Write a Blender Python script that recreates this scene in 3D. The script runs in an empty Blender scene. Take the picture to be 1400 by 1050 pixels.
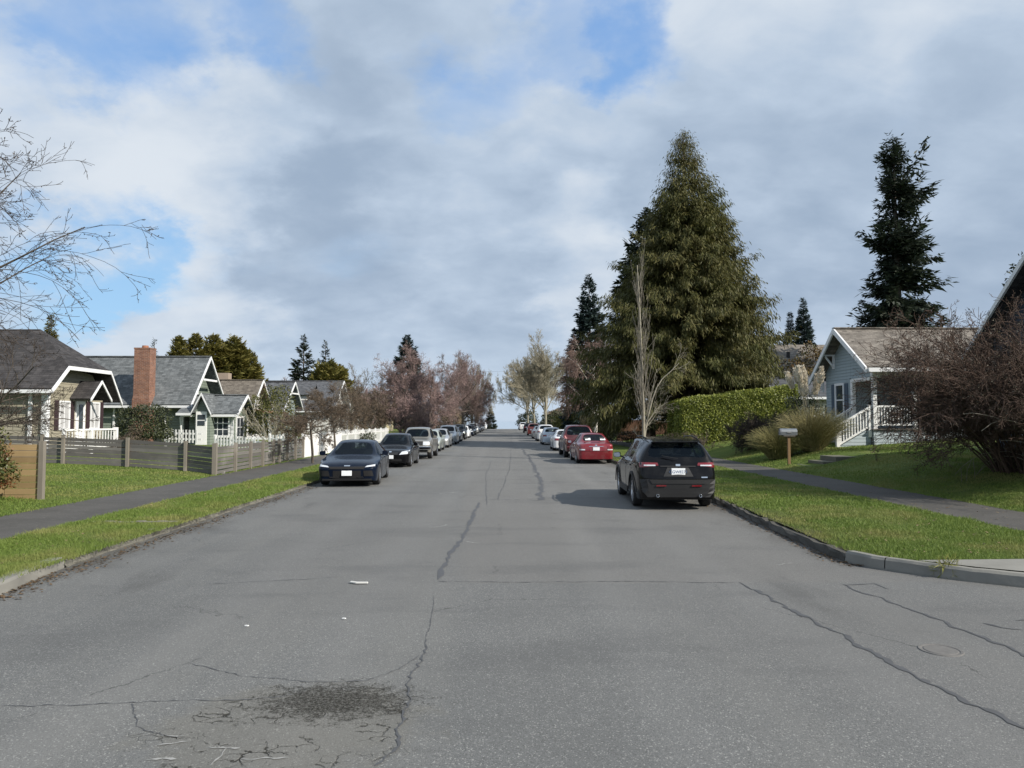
import bpy, bmesh, math, random
import numpy as np
from mathutils import Vector, Matrix
from mathutils.bvhtree import BVHTree
R = math.radians
sc = bpy.context.scene
COL = sc.collection
random.seed(7)
# ------------------------------------------------------------------ camera
CAMZ = 1.9
cam = bpy.data.cameras.new('camera'); camo = bpy.data.objects.new('camera', cam); COL.objects.link(camo)
cam.sensor_width = 36; cam.lens = 36*1000/1400; cam.clip_start = .1; cam.clip_end = 60000
PITCH = math.atan(50/1000); YAW = math.atan(10/1000)
camo.location = (0, 0, CAMZ); camo.rotation_euler = (R(90)+PITCH, 0, -YAW)
sc.camera = camo
_cm = camo.rotation_euler.to_matrix()
def ray(px, py):
    return _cm @ Vector(((px-700)/1000, (525-py)/1000, -1))
def at(px, py, Y):                       # point of the place seen at a pixel of the photo, at depth Y
    d = ray(px, py); k = Y/d.y
    return Vector((d.x*k, Y, CAMZ+d.z*k))
def G(px, py, z=0.0):                    # the same on a level at height z
    d = ray(px, py); k = (z-CAMZ)/d.z
    return Vector((d.x*k, d.y*k, z))
# ------------------------------------------------------------------ ids
ORI = {}
def tag(o, label=None, cat=None, group=None, kind=None):
    if label: o['label'] = label
    if cat: o['category'] = cat
    if group: o['group'] = group
    if kind: o['kind'] = kind
    return o
def thing(name, label, cat, loc=(0, 0, 0), group=None):
    o = bpy.data.objects.new(name, None); COL.objects.link(o)
    o.location = loc; o.empty_display_size = .3
    ORI[o] = Vector(loc)
    return tag(o, label, cat, group)
def link(name, me, parent=None):
    o = bpy.data.objects.new(name, me); COL.objects.link(o)
    if parent is not None:
        o.parent = parent; ORI[o] = ORI.get(parent, Vector((0, 0, 0)))
    return o
# ------------------------------------------------------------------ mesh builders
class MB:
    def __init__(s): s.v = []; s.f = []; s.m = []; s.mi = 0
    def quad(s, *p):
        b = len(s.v); s.v += [tuple(q) for q in p]; s.f.append(tuple(range(b, b+len(p)))); s.m.append(s.mi); return s
    def box(s, a, b):
        x0, y0, z0 = [min(a[i], b[i]) for i in range(3)]; x1, y1, z1 = [max(a[i], b[i]) for i in range(3)]
        return s.hexa([(x0,y0,z0),(x1,y0,z0),(x1,y1,z0),(x0,y1,z0)], [(x0,y0,z1),(x1,y0,z1),(x1,y1,z1),(x0,y1,z1)])
    def hexa(s, lo, hi):                  # two matching loops, lo counter-clockwise from outside above
        b = len(s.v); n = len(lo); s.v += [tuple(q) for q in lo]+[tuple(q) for q in hi]
        s.f.append(tuple(b+i for i in reversed(range(n)))); s.f.append(tuple(b+n+i for i in range(n)))
        for i in range(n):
            j = (i+1) % n; s.f.append((b+i, b+j, b+n+j, b+n+i))
        s.m += [s.mi]*(n+2); return s
    def slab(s, pts, t):                  # n-gon with thickness t below its upper side
        pts = [Vector(p) for p in pts]
        n = Vector((0, 0, 0))
        for i in range(len(pts)):
            a, b = pts[i], pts[(i+1) % len(pts)]; n += a.cross(b)
        n.normalize()
        if n.z < 0: pts.reverse(); n = -n
        return s.hexa([p-n*t for p in pts], pts)
    def prism(s, pts, off):               # n-gon extruded by a vector
        pts = [Vector(p) for p in pts]; off = Vector(off)
        n = Vector((0, 0, 0))
        for i in range(len(pts)): n += pts[i].cross(pts[(i+1) % len(pts)])
        if n.dot(off) < 0: pts.reverse()
        return s.hexa(pts, [p+off for p in pts])
    def bar(s, a, b, w, h=None, up=(0, 0, 1)):
        a, b = Vector(a), Vector(b); h = h or w; d = (b-a).normalized(); u = Vector(up)
        if abs(d.dot(u)) > .99: u = Vector((0, 1, 0))
        x = d.cross(u).normalized()*w/2; y = x.cross(d).normalized()*h/2
        return s.hexa([a-x-y, a+x-y, a+x+y, a-x+y][::-1], [b-x-y, b+x-y, b+x+y, b-x+y][::-1])
    def tube(s, pts, rad, n=8, cap=True):
        pts = [Vector(p) for p in pts]; b = len(s.v)
        if not isinstance(rad, (list, tuple)): rad = [rad]*len(pts)
        for i, p in enumerate(pts):
            d = (pts[min(i+1, len(pts)-1)]-pts[max(i-1, 0)]).normalized()
            u = Vector((0, 0, 1)) if abs(d.z) < .9 else Vector((0, 1, 0))
            x = d.cross(u).normalized(); y = x.cross(d)
            for k in range(n):
                a = 2*math.pi*k/n; s.v.append(tuple(p+(x*math.cos(a)-y*math.sin(a))*rad[i]))
        for i in range(len(pts)-1):
            for k in range(n):
                j = (k+1) % n; q = b+i*n; s.f.append((q+k, q+j, q+n+j, q+n+k)); s.m.append(s.mi)
        if cap:
            s.f.append(tuple(b+k for k in reversed(range(n)))); s.f.append(tuple(b+(len(pts)-1)*n+k for k in range(n))); s.m += [s.mi]*2
        return s
    def lathe(s, c, axis, prof, n=20):    # prof: (offset along axis, radius)
        c = Vector(c); d = Vector(axis).normalized()
        u = Vector((0, 0, 1)) if abs(d.z) < .9 else Vector((0, 1, 0)); x = d.cross(u).normalized(); y = x.cross(d); b = len(s.v)
        for o, r in prof:
            for k in range(n):
                a = 2*math.pi*k/n; s.v.append(tuple(c+d*o+(x*math.cos(a)-y*math.sin(a))*r))
        for i in range(len(prof)-1):
            for k in range(n):
                j = (k+1) % n; q = b+i*n; s.f.append((q+k, q+j, q+n+j, q+n+k)); s.m.append(s.mi)
        return s
    def build(s, name, mats, parent=None, smooth=False, bevel=0):
        me = bpy.data.meshes.new(name); o = link(name, me, parent)
        off = ORI.get(o, Vector((0, 0, 0)))
        me.from_pydata([(p[0]-off.x, p[1]-off.y, p[2]-off.z) for p in s.v], [], s.f)
        for m in (mats if isinstance(mats, (list, tuple)) else [mats]): me.materials.append(m)
        me.polygons.foreach_set('material_index', s.m)
        uv = me.uv_layers.new(name='UVMap').data        # metres on every face: u level, v up the slope
        for p in me.polygons:
            n = p.normal
            if abs(n.z) > .999: ux, vx = Vector((1, 0, 0)), Vector((0, 1, 0))
            else:
                ux = Vector((0, 0, 1)).cross(n).normalized(); vx = n.cross(ux)
            for li in p.loop_indices:
                q = Vector(s.v[me.loops[li].vertex_index]); uv[li].uv = (q.dot(ux), q.dot(vx))
        if smooth: me.polygons.foreach_set('use_smooth', [True]*len(me.polygons))
        if bevel:
            md = o.modifiers.new('bevel', 'BEVEL'); md.width = bevel; md.segments = 2; md.limit_method = 'ANGLE'
        return o
def mesh_np(name, V, F, mat, parent=None, smooth=False, off=None):
    me = bpy.data.meshes.new(name); o = link(name, me, parent)
    of = ORI.get(o, Vector((0, 0, 0))); V = np.asarray(V, float)-np.array(of)
    k = F.shape[1]
    me.vertices.add(len(V)); me.vertices.foreach_set('co', V.astype('f4').ravel())
    me.loops.add(F.size); me.loops.foreach_set('vertex_index', F.astype('i4').ravel())
    me.polygons.add(len(F)); me.polygons.foreach_set('loop_start', np.arange(0, F.size, k, dtype='i4'))
    if smooth: me.polygons.foreach_set('use_smooth', np.ones(len(F), bool))
    me.update(calc_edges=True); me.validate()
    me.materials.append(mat)
    return o
def nrm(a): return a/np.maximum(np.linalg.norm(a, axis=-1, keepdims=True), 1e-9)
def kites(P, D, U, L, W, mid=.45):       # leaf shaped quads from P along D, flat across U
    S = nrm(np.cross(D, U))*(W/2)[:, None]; D = D*L[:, None]
    V = np.stack([P, P+D*mid+S, P+D, P+D*mid-S], 1).reshape(-1, 3)
    return V, np.arange(len(V)).reshape(-1, 4)
def tubes(p0, p1, r0, r1, n=3):
    d = nrm(p1-p0); ref = np.where(np.abs(d[:, 2:3]) < .9, np.array([[0, 0, 1.]]), np.array([[0, 1., 0]]))
    x = nrm(np.cross(d, ref)); y = np.cross(x, d); V = []
    for p, r in ((p0, r0), (p1, r1)):
        for k in range(n):
            a = 2*math.pi*k/n; V.append(p+(x*math.cos(a)-y*math.sin(a))*r[:, None])
    V = np.stack(V, 1).reshape(-1, 3); b = (np.arange(len(p0))*2*n)[:, None]
    F = np.concatenate([np.concatenate([b+k, b+(k+1) % n, b+n+(k+1) % n, b+n+k], 1) for k in range(n)])
    return V, F
def cat(*vf):
    V = []; F = []; o = 0
    for v, f in vf: V.append(v); F.append(f+o); o += len(v)
    return np.concatenate(V), np.concatenate(F)
# ------------------------------------------------------------------ materials
def nd(nt, t, ins=None, **pr):
    n = nt.nodes.new('ShaderNode'+t)
    for k, v in pr.items(): setattr(n, k, v)
    for k, v in (ins or {}).items():
        if isinstance(v, bpy.types.NodeSocket): nt.links.new(v, n.inputs[k])
        else:
            if isinstance(v, tuple) and len(v) == 3 and n.inputs[k].type == 'RGBA': v = v+(1,)
            n.inputs[k].default_value = v
    return n
def mixc(nt, f, a, b, bl='MIX'):
    n = nd(nt, 'Mix', data_type='RGBA', blend_type=bl)
    for i, v in ((0, f), (6, a), (7, b)):
        if isinstance(v, bpy.types.NodeSocket): nt.links.new(v, n.inputs[i])
        else: n.inputs[i].default_value = v if i == 0 else tuple(v)+(1,)
    return n.outputs[2]
def mt(nt, op, a, b=0.0, c=None, clamp=False):
    n = nd(nt, 'Math', operation=op); n.use_clamp = clamp
    for i, v in enumerate((a, b) if c is None else (a, b, c)):
        if isinstance(v, bpy.types.NodeSocket): nt.links.new(v, n.inputs[i])
        else: n.inputs[i].default_value = v
    return n.outputs[0]
def sm(nt, x, a, b, lo=0., hi=1.):
    n = nd(nt, 'MapRange', {0: x, 1: a, 2: b, 3: lo, 4: hi}, interpolation_type='SMOOTHSTEP'); return n.outputs[0]
def noise(nt, vec, scale, detail=4, rough=.5, dist=0, out='Fac'):
    return nd(nt, 'TexNoise', {'Vector': vec, 'Scale': scale, 'Detail': detail, 'Roughness': rough, 'Distortion': dist}).outputs[out]
def scl(nt, vec, s, loc=(0, 0, 0), rot=(0, 0, 0)):
    return nd(nt, 'Mapping', {'Vector': vec, 'Scale': s, 'Location': loc, 'Rotation': rot}).outputs[0]
def newmat(name):
    m = bpy.data.materials.new(name); m.use_nodes = True; nt = m.node_tree
    return m, nt, nt.nodes['Principled BSDF']
def co(nt, k='Object'): return nd(nt, 'TexCoord').outputs[k]
def setb(nt, b, name, v):
    if isinstance(v, bpy.types.NodeSocket): nt.links.new(v, b.inputs[name])
    else: b.inputs[name].default_value = v+(1,) if isinstance(v, tuple) and len(v) == 3 else v
def bump(nt, b, h, s=.5, d=.01):
    n = nd(nt, 'Bump', {'Height': h, 'Strength': s, 'Distance': d}); nt.links.new(n.outputs[0], b.inputs['Normal'])
def plain(name, c, rough=.6, var=.12, scale=6, metal=0., spec=.5, coat=0., bmp=0.):
    m, nt, b = newmat(name); v = co(nt)
    n = noise(nt, v, scale, 5, .6)
    c2 = tuple(x*(1-var) for x in c); c3 = tuple(min(1, x*(1+var)) for x in c)
    setb(nt, b, 'Base Color', mixc(nt, n, c2, c3)); setb(nt, b, 'Roughness', rough); setb(nt, b, 'Metallic', metal)
    setb(nt, b, 'Specular IOR Level', spec); setb(nt, b, 'Coat Weight', coat); setb(nt, b, 'Coat Roughness', .04)
    if bmp: bump(nt, b, noise(nt, v, scale*6, 5, .6), bmp, .01)
    return m
def leafmat(name, a, b_, c=None, rough=.55, big=.6, spec=.3, trans=.0):
    m, nt, b = newmat(name)
    g = nd(nt, 'NewGeometry').outputs['Random Per Island']
    k = mixc(nt, g, a, b_)
    if c: k = mixc(nt, sm(nt, noise(nt, co(nt), big, 3, .6), .45, .68), k, c)
    setb(nt, b, 'Base Color', k); setb(nt, b, 'Roughness', rough); setb(nt, b, 'Specular IOR Level', spec)
    if trans:
        t = nd(nt, 'BsdfTranslucent', {'Color': k}); x = nd(nt, 'MixShader', {0: trans})
        nt.links.new(b.outputs[0], x.inputs[1]); nt.links.new(t.outputs[0], x.inputs[2])
        nt.links.new(x.outputs[0], nt.nodes['Material Output'].inputs[0])
    return m
def siding(name, c, lap=.13, dirty=.5):
    m, nt, b = newmat(name); uv = co(nt, 'UV')
    s = nd(nt, 'SeparateXYZ', {0: uv}).outputs[1]; fr = mt(nt, 'FRACT', mt(nt, 'DIVIDE', s, lap))
    row = mt(nt, 'FLOOR', mt(nt, 'DIVIDE', s, lap))
    wn = nd(nt, 'TexWhiteNoise', {'W': row}, noise_dimensions='1D').outputs[0]
    n = noise(nt, scl(nt, uv, (.6, 4, 1)), 2, 5, .6)
    k = mixc(nt, n, tuple(x*.82 for x in c), tuple(x*1.12 for x in c)); k = mixc(nt, mt(nt, 'MULTIPLY', wn, .3), k, tuple(x*.75 for x in c)); k = mixc(nt, mt(nt, 'MULTIPLY', sm(nt, noise(nt, scl(nt, uv, (2.2, .35, 1)), 1.6, 5, .65), .5, .75), dirty), k, tuple(x*.62 for x in c))
    setb(nt, b, 'Base Color', k); setb(nt, b, 'Roughness', .6)
    h = mt(nt, 'SUBTRACT', 1., fr); bump(nt, b, mt(nt, 'MINIMUM', h, mt(nt, 'MULTIPLY', fr, 12.)), 1., .03)
    return m
def shingle(name, c, c2, bw=.3, bh=.14, var=.5):
    m, nt, b = newmat(name); uv = co(nt, 'UV')
    br = nd(nt, 'TexBrick', {'Vector': uv, 'Color1': c, 'Color2': c2, 'Mortar': tuple(x*.5 for x in c), 'Scale': 1., 'Mortar Size': .008, 'Brick Width': bw, 'Row Height': bh, 'Bias': -.1})
    n = noise(nt, uv, 14, 3, .7); n2 = noise(nt, uv, .7, 4, .6)
    n3 = noise(nt, scl(nt, uv, (1, 2.2, 1)), 4.5, 3, .75); wn = nd(nt, 'TexWhiteNoise', {'Vector': nd(nt, 'VectorMath', {0: nd(nt, 'VectorMath', {0: uv, 1: (bw*.75, bh, 1)}, operation='DIVIDE').outputs[0]}, operation='FLOOR').outputs[0]}, noise_dimensions='2D').outputs[0]
    k = mixc(nt, mt(nt, 'MULTIPLY', n, var), br.outputs[0], tuple(x*1.5 for x in c2)); k = mixc(nt, sm(nt, n2, .4, .75, 0, .45), k, tuple(x*.6 for x in c)); k = mixc(nt, sm(nt, n3, .48, .62, 0, .45), k, tuple(x*.5 for x in c)); k = mixc(nt, sm(nt, wn, .6, 1., 0, .38), k, tuple(x*1.5 for x in c2)); k = mixc(nt, sm(nt, wn, .4, 0., 0, .4), k, tuple(x*.55 for x in c))
    setb(nt, b, 'Base Color', k); setb(nt, b, 'Roughness', .9); setb(nt, b, 'Specular IOR Level', .25)
    fr = mt(nt, 'FRACT', mt(nt, 'DIVIDE', nd(nt, 'SeparateXYZ', {0: uv}).outputs[1], bh))
    bump(nt, b, mt(nt, 'ADD', mt(nt, 'SUBTRACT', 1., fr), mt(nt, 'MULTIPLY', n, .6)), .9, .025)
    return m
def wood(name, c, c2, sx=.5, sy=9., rough=.8, axis=0):
    m, nt, b = newmat(name); uv = co(nt, 'UV')
    s = (sx, sy, 1) if axis == 0 else (sy, sx, 1)
    n = noise(nt, scl(nt, uv, s), 3, 6, .65, .4); n2 = noise(nt, co(nt), .9, 3, .5)
    g = nd(nt, 'NewGeometry').outputs['Random Per Island']
    k = mixc(nt, n, c, c2); k = mixc(nt, mt(nt, 'MULTIPLY', g, .6), k, tuple(x*.55 for x in c)); k = mixc(nt, sm(nt, n2, .5, .8, 0, .5), k, tuple(x*1.25 for x in c2))
    setb(nt, b, 'Base Color', k); setb(nt, b, 'Roughness', rough); setb(nt, b, 'Specular IOR Level', .25); bump(nt, b, n, .5, .008)
    return m
def brick(name, c, c2):
    m, nt, b = newmat(name); uv = co(nt, 'UV')
    br = nd(nt, 'TexBrick', {'Vector': uv, 'Color1': c, 'Color2': c2, 'Mortar': (.32, .28, .25), 'Scale': 1., 'Mortar Size': .006, 'Brick Width': .22, 'Row Height': .075})
    n = noise(nt, uv, 2.2, 5, .7)
    setb(nt, b, 'Base Color', mixc(nt, sm(nt, n, .4, .75, 0, .6), br.outputs[0], tuple(x*.55 for x in c))); setb(nt, b, 'Roughness', .85)
    bump(nt, b, br.outputs['Fac'], -.6, .01)
    return m
def paint(name, c, metal=.35, spec=.5, rough=.32, dirt=.18, cior=1.5):
    m, nt, b = newmat(name); v = co(nt)
    n = noise(nt, v, 3.5, 4, .6)
    setb(nt, b, 'Base Color', mixc(nt, sm(nt, n, .4, .75, 0, dirt), c, (.22, .21, .19)))
    setb(nt, b, 'Specular IOR Level', spec); setb(nt, b, 'Metallic', metal); setb(nt, b, 'Roughness', sm(nt, n, .2, .9, rough, rough+.12)); setb(nt, b, 'Coat IOR', cior); setb(nt, b, 'Coat Weight', .85); setb(nt, b, 'Coat Roughness', sm(nt, n, .3, .8, .03, .09))
    return m
def glassm(name, c=(.012, .016, .02), rough=.03, ior=1.5):
    m, nt, b = newmat(name); n = noise(nt, co(nt), 1.3, 3, .5)
    setb(nt, b, 'Base Color', mixc(nt, n, tuple(x*.5 for x in c), tuple(x*1.8 for x in c))); setb(nt, b, 'Roughness', rough); setb(nt, b, 'IOR', ior)
    return m
MT = {}
MT['white'] = plain('white_trim', (.72, .73, .74), .55, .08, 3)
MT['white2'] = plain('white_vinyl', (.80, .80, .79), .45, .06, 2)
MT['pane'] = glassm('window_glass', (.04, .05, .06))
MT['cglass'] = glassm('car_glass', (.004, .011, .024), .02, 1.28)  # blue in the base colour stands for reflected sky; replaced just below
m, nt, b = newmat('car_window'); b.inputs['Base Color'].default_value = (.004, .008, .014, 1); b.inputs['Roughness'].default_value = .02; b.inputs['IOR'].default_value = 1.35  # bluish base keeps the reflected sky tint in the colour
tn = nd(nt, 'BsdfTransparent', {'Color': mixc(nt, noise(nt, co(nt), 1.5, 2, .5), (.42, .50, .55), (.55, .62, .66))}); mx = nd(nt, 'MixShader', {0: .50}); nt.links.new(b.outputs[0], mx.inputs[1]); nt.links.new(tn.outputs[0], mx.inputs[2]); nt.links.new(mx.outputs[0], nt.nodes['Material Output'].inputs[0]); MT['cglass'] = m
MT['seat'] = plain('seat_fabric', (.045, .046, .05), .85, .25, 8)
MT['rubber'] = plain('tyre_rubber', (.018, .018, .019), .85, .3, 20)
MT['blackp'] = plain('black_plastic', (.014, .014, .015), .55, .2, 9)
MT['greyp'] = plain('grey_plastic', (.015, .015, .016), .5, .12, 9)
MT['under'] = plain('undercarriage', (.010, .010, .011), .9, .3, 7)
MT['rim'] = plain('alloy_rim', (.55, .56, .58), .28, .1, 12, .9)
MT['rimdark'] = plain('dark_alloy', (.20, .20, .21), .35, .1, 12, .8)
MT['chrome'] = plain('chrome', (.75, .76, .78), .12, .05, 12, 1.)
MT['redlamp'] = plain('red_lamp_lens', (.17, .006, .010), .12, .25, 14, 0, .6, 1.)
MT['clearlamp'] = plain('clear_lamp_lens', (.72, .74, .76), .1, .12, 14, .3, .6, 1.)
MT['plate'] = plain('plate_white', (.78, .80, .82), .45, .05, 9)
MT['plateblue'] = plain('plate_ink', (.05, .10, .22), .5, .05, 9)
MT['conc'] = plain('concrete', (.20, .195, .175), .9, .42, 1.9, bmp=.4)
MT['concold'] = plain('old_kerb_concrete', (.155, .148, .125), .95, .5, 3.2, bmp=1.)
MT['bark'] = plain('bark', (.085, .07, .055), .9, .4, 5, bmp=.7)
MT['barkgrey'] = plain('pale_bark', (.26, .24, .19), .9, .3, 4, bmp=.5)
MT['whitebark'] = plain('birch_bark', (.52, .49, .44), .8, .35, 3, bmp=.3)
# ------------------------------------------------------------------ light
SUN = Vector((math.cos(R(34))*.86, -math.cos(R(34))*.51, math.sin(R(34))))
ld = bpy.data.lights.new('sun', 'SUN'); ld.energy = 4.9; ld.angle = R(.6); ld.color = (1, .93, .83)
lo = bpy.data.objects.new('sun', ld); COL.objects.link(lo); lo.rotation_euler = SUN.to_track_quat('Z', 'Y').to_euler(); lo.location = (20, -10, 30)
w = bpy.data.worlds.new('World'); sc.world = w; w.use_nodes = True; nt = w.node_tree
bg = nt.nodes['Background']
sky = nd(nt, 'TexSky', sky_type='NISHITA', sun_disc=False, sun_elevation=R(34), sun_rotation=math.atan2(SUN.x, SUN.y), air_density=1.0, dust_density=.6, ozone_density=2.0)
dv = nd(nt, 'TexCoord').outputs['Generated']
sp = nd(nt, 'SeparateXYZ', {0: dv}); zc = mt(nt, 'MAXIMUM', mt(nt, 'ADD', sp.outputs[2], .42), .06)
cu = nd(nt, 'CombineXYZ', {0: mt(nt, 'DIVIDE', sp.outputs[0], zc), 1: mt(nt, 'DIVIDE', sp.outputs[1], zc), 2: 0.}).outputs[0]
n1 = noise(nt, scl(nt, cu, (1, 1, 1), (3.1, 1.7, 0)), 2.7, 9, .52, .2)
n2 = noise(nt, scl(nt, cu, (1, 1, 1), (7.4, 2.2, 3)), 2.5, 8, .50, .25)
n3 = noise(nt, scl(nt, cu, (1, 1.5, 1), (1.4, 9.2, 6)), 7.0, 7, .52, .3)
wrp = nd(nt, 'VectorMath', {0: noise(nt, scl(nt, cu, (1, 1, 1), (2, 5, 1)), 4.2, 6, .6, 0, 'Color'), 1: (.5, .5, .5)}, operation='SUBTRACT').outputs[0]
dw = nd(nt, 'VectorMath', {0: nd(nt, 'VectorMath', {0: dv, 1: nd(nt, 'VectorMath', {0: wrp, 'Scale': .30}, operation='SCALE').outputs[0]}, operation='ADD').outputs[0]}, operation='NORMALIZE').outputs[0]
def lobe(px, py, wd):                     # openings in the cloud deck: directions of the sky
    d = ray(px, py).normalized()
    dp = nd(nt, 'VectorMath', {0: dw, 1: tuple(d)}, operation='DOT_PRODUCT').outputs['Value']
    return sm(nt, dp, math.cos(R(wd)), math.cos(R(wd*.1)))
def lobes(lst):
    tot = None
    for px, py, wd, am in lst:
        l = mt(nt, 'MULTIPLY', lobe(px, py, wd), am); tot = l if tot is None else mt(nt, 'ADD', tot, l)
    return tot
hole = lobes([(60, 40, 6, .15), (160, 70, 6, .22), (290, 5, 7, .26), (790, 25, 7, .25), (870, 60, 5, .20), (640, 115, 5, .20), (835, 130, 4.5, .13),
      (160, 355, 6.5, .30), (40, 405, 6.5, .30), (185, 385, 4.5, .2), (310, 400, 4.5, .14), (370, 40, 5, .14)])
dens = mt(nt, 'SUBTRACT', mt(nt, 'ADD', n1, .15), hole)
cov = sm(nt, dens, .12, .60)
brt = lobes([(60, 140, 11, .22), (330, 180, 9, .14), (600, 190, 10, .16), (250, 250, 9, .12), (620, 330, 8, .16), (980, 120, 14, .09), (790, 340, 6, .18), (1250, 150, 12, .10), (250, 440, 9, .18), (480, 470, 10, .12)])
drk = lobes([(420, 90, 6, .10), (450, 330, 12, .16), (560, 400, 13, .18), (1000, 260, 13, .14), (1250, 330, 16, .14), (700, 260, 8, .08), (560, 60, 8, .06), (1330, 120, 8, .06), (960, 380, 10, .08)])
shd = mt(nt, 'ADD', mt(nt, 'ADD', mt(nt, 'MULTIPLY', n2, .92), mt(nt, 'MULTIPLY', n3, .48)), mt(nt, 'SUBTRACT', brt, drk))
sv = sm(nt, shd, .30, 1.14)
cc = nd(nt, 'ValToRGB', {0: sv}); cr = cc.color_ramp
cr.elements[0].position = 0; cr.elements[0].color = (.300, .385, .505, 1); cr.elements[1].position = 1; cr.elements[1].color = (.635, .69, .755, 1)
e = cr.elements.new(.45); e.color = (.430, .520, .640, 1)
hz = sm(nt, sp.outputs[2], .0, .16, .55, 0.)
ccol = mixc(nt, hz, cc.outputs[0], (.52, .62, .73))
clear = mixc(nt, sm(nt, sp.outputs[2], .05, .5), (.34, .58, .84), (.20, .39, .74), 'MIX')
skyc = mixc(nt, .82, nd(nt, 'VectorMath', {0: sky.outputs[0], 'Scale': .10}, operation='SCALE').outputs[0], clear)
fin = mixc(nt, cov, skyc, ccol)
nt.links.new(fin, bg.inputs[0]); bg.inputs[1].default_value = .92
sc.view_settings.view_transform = 'Standard'; sc.view_settings.look = 'None'; sc.view_settings.exposure = .31; sc.view_settings.gamma = 1
# ------------------------------------------------------------------ terrain
def hY(Y):                                # the street tops a crest, then falls to the water
    d = np.clip(np.asarray(Y, float)-155, 0, None)
    return np.where(d < 360, -.00025*d*d, -.00025*360**2-.18*(d-360))
PX = np.array([-400, -60, -30, -18, -14, -10.5, -9.2, -7.4, -5.75, 4.75, 8.2, 9.9, 11, 12.6, 15, 20, 30, 60, 400.])
PZ = np.array([3.0, 1.2, .7, .5, .42, .24, .15, .13, .11, .11, .14, .15, .34, .70, .82, 1.25, 1.6, 2.2, 4.0])
def prof(X): return np.interp(X, PX, PZ)
def zat(X, Y): return prof(X)+hY(Y)
def sheet(name, xs, ys, zf, mat, kind='structure'):
    X, Y = np.meshgrid(np.array(xs, float), np.array(ys, float), indexing='ij')
    V = np.stack([X, Y, zf(X, Y)], -1).reshape(-1, 3); n, m = X.shape
    i = (np.arange(n-1)[:, None]*m+np.arange(m-1)[None]).ravel()
    F = np.stack([i, i+m, i+m+1, i+1], 1)
    return tag(mesh_np(name, V, F, mat, smooth=True), kind=kind)
YL = sorted(set([-40, -20, -12, -9, -8]+[round(-8+.5*k, 2) for k in range(0, 110)]+list(range(47, 156, 3))+list(range(155, 300, 6))+list(range(300, 760, 20))))
# asphalt of both streets
m, nt, b = newmat('asphalt'); v = co(nt)
agg = nd(nt, 'TexVoronoi', {'Vector': v, 'Scale': 210., 'Randomness': 1.}, feature='F1'); ag = nd(nt, 'SeparateColor', {0: agg.outputs['Color']}).outputs[0]
agg2 = nd(nt, 'TexVoronoi', {'Vector': v, 'Scale': 120., 'Randomness': 1.}); ag2 = nd(nt, 'SeparateColor', {0: agg2.outputs['Color']}).outputs[1]
k = mixc(nt, ag, (.092, .095, .094), (.182, .186, .184))
k = mixc(nt, mt(nt, 'MULTIPLY', sm(nt, ag2, .90, .98), .6), k, (.44, .44, .42))
k = mixc(nt, mt(nt, 'MULTIPLY', sm(nt, ag2, .16, .03), .6), k, (.05, .05, .05))
big = noise(nt, v, .33, 5, .6); k = mixc(nt, sm(nt, big, .38, .7, 0, .42), k, (.098, .100, .098))
strk = noise(nt, scl(nt, v, (.9, .06, 1)), 1.0, 4, .6); k = mixc(nt, sm(nt, strk, .42, .72, 0, .35), k, (.205, .203, .190))
wm = noise(nt, scl(nt, v, (.12, .05, 1), (5, 2, 0)), 1., 3, .5); k = mixc(nt, sm(nt, wm, .45, .62, 0, .35), k, (.142, .139, .134))
xy = nd(nt, 'SeparateXYZ', {0: v}); X_, Y_ = xy.outputs[0], xy.outputs[1]
# resurfaced strip on the right beyond the transverse joint, wheel tracks, oil drips where cars park
wb = mt(nt, 'MULTIPLY', mt(nt, 'SUBTRACT', noise(nt, v, 1.3, 4, .6), .5), .25)
pw = mt(nt, 'MULTIPLY', sm(nt, mt(nt, 'ADD', Y_, wb), 8.62, 8.70), sm(nt, mt(nt, 'ADD', mt(nt, 'ADD', X_, wb), mt(nt, 'MULTIPLY', Y_, .052)), -.20, .05))
k = mixc(nt, mt(nt, 'MULTIPLY', pw, .42), k, mixc(nt, ag, (.108, .105, .099), (.212, .206, .195)))
for xc in (-2.9, -1.35, 1.2, 2.7):
    tr2 = mt(nt, 'ABSOLUTE', mt(nt, 'SUBTRACT', mt(nt, 'ADD', X_, mt(nt, 'MULTIPLY', mt(nt, 'SUBTRACT', noise(nt, scl(nt, v, (.2, .05, 1), (xc, 0, 0)), 1., 2, .5), .5), 1.2)), xc))
    k = mixc(nt, mt(nt, 'MULTIPLY', sm(nt, tr2, .42, .05), .16), k, (.21, .21, .205))
ol = mt(nt, 'MULTIPLY', sm(nt, noise(nt, scl(nt, v, (.8, .25, 1), (3, 3, 0)), 1.3, 5, .6), .55, .75), sm(nt, mt(nt, 'ABSOLUTE', mt(nt, 'SUBTRACT', mt(nt, 'ABSOLUTE', mt(nt, 'ADD', X_, .4)), 4.1)), 1.2, .2))
k = mixc(nt, mt(nt, 'MULTIPLY', ol, .5), k, (.055, .054, .052))
ns_ = nd(nt, 'TexNoise', {'Vector': scl(nt, v, (.35, .9, 1), (7, 1, 0)), 'Scale': 1., 'Detail': 5, 'Roughness': .6}).outputs['Fac']
k = mixc(nt, sm(nt, ns_, .50, .68, 0, .32), k, (.075, .077, .078))
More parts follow.
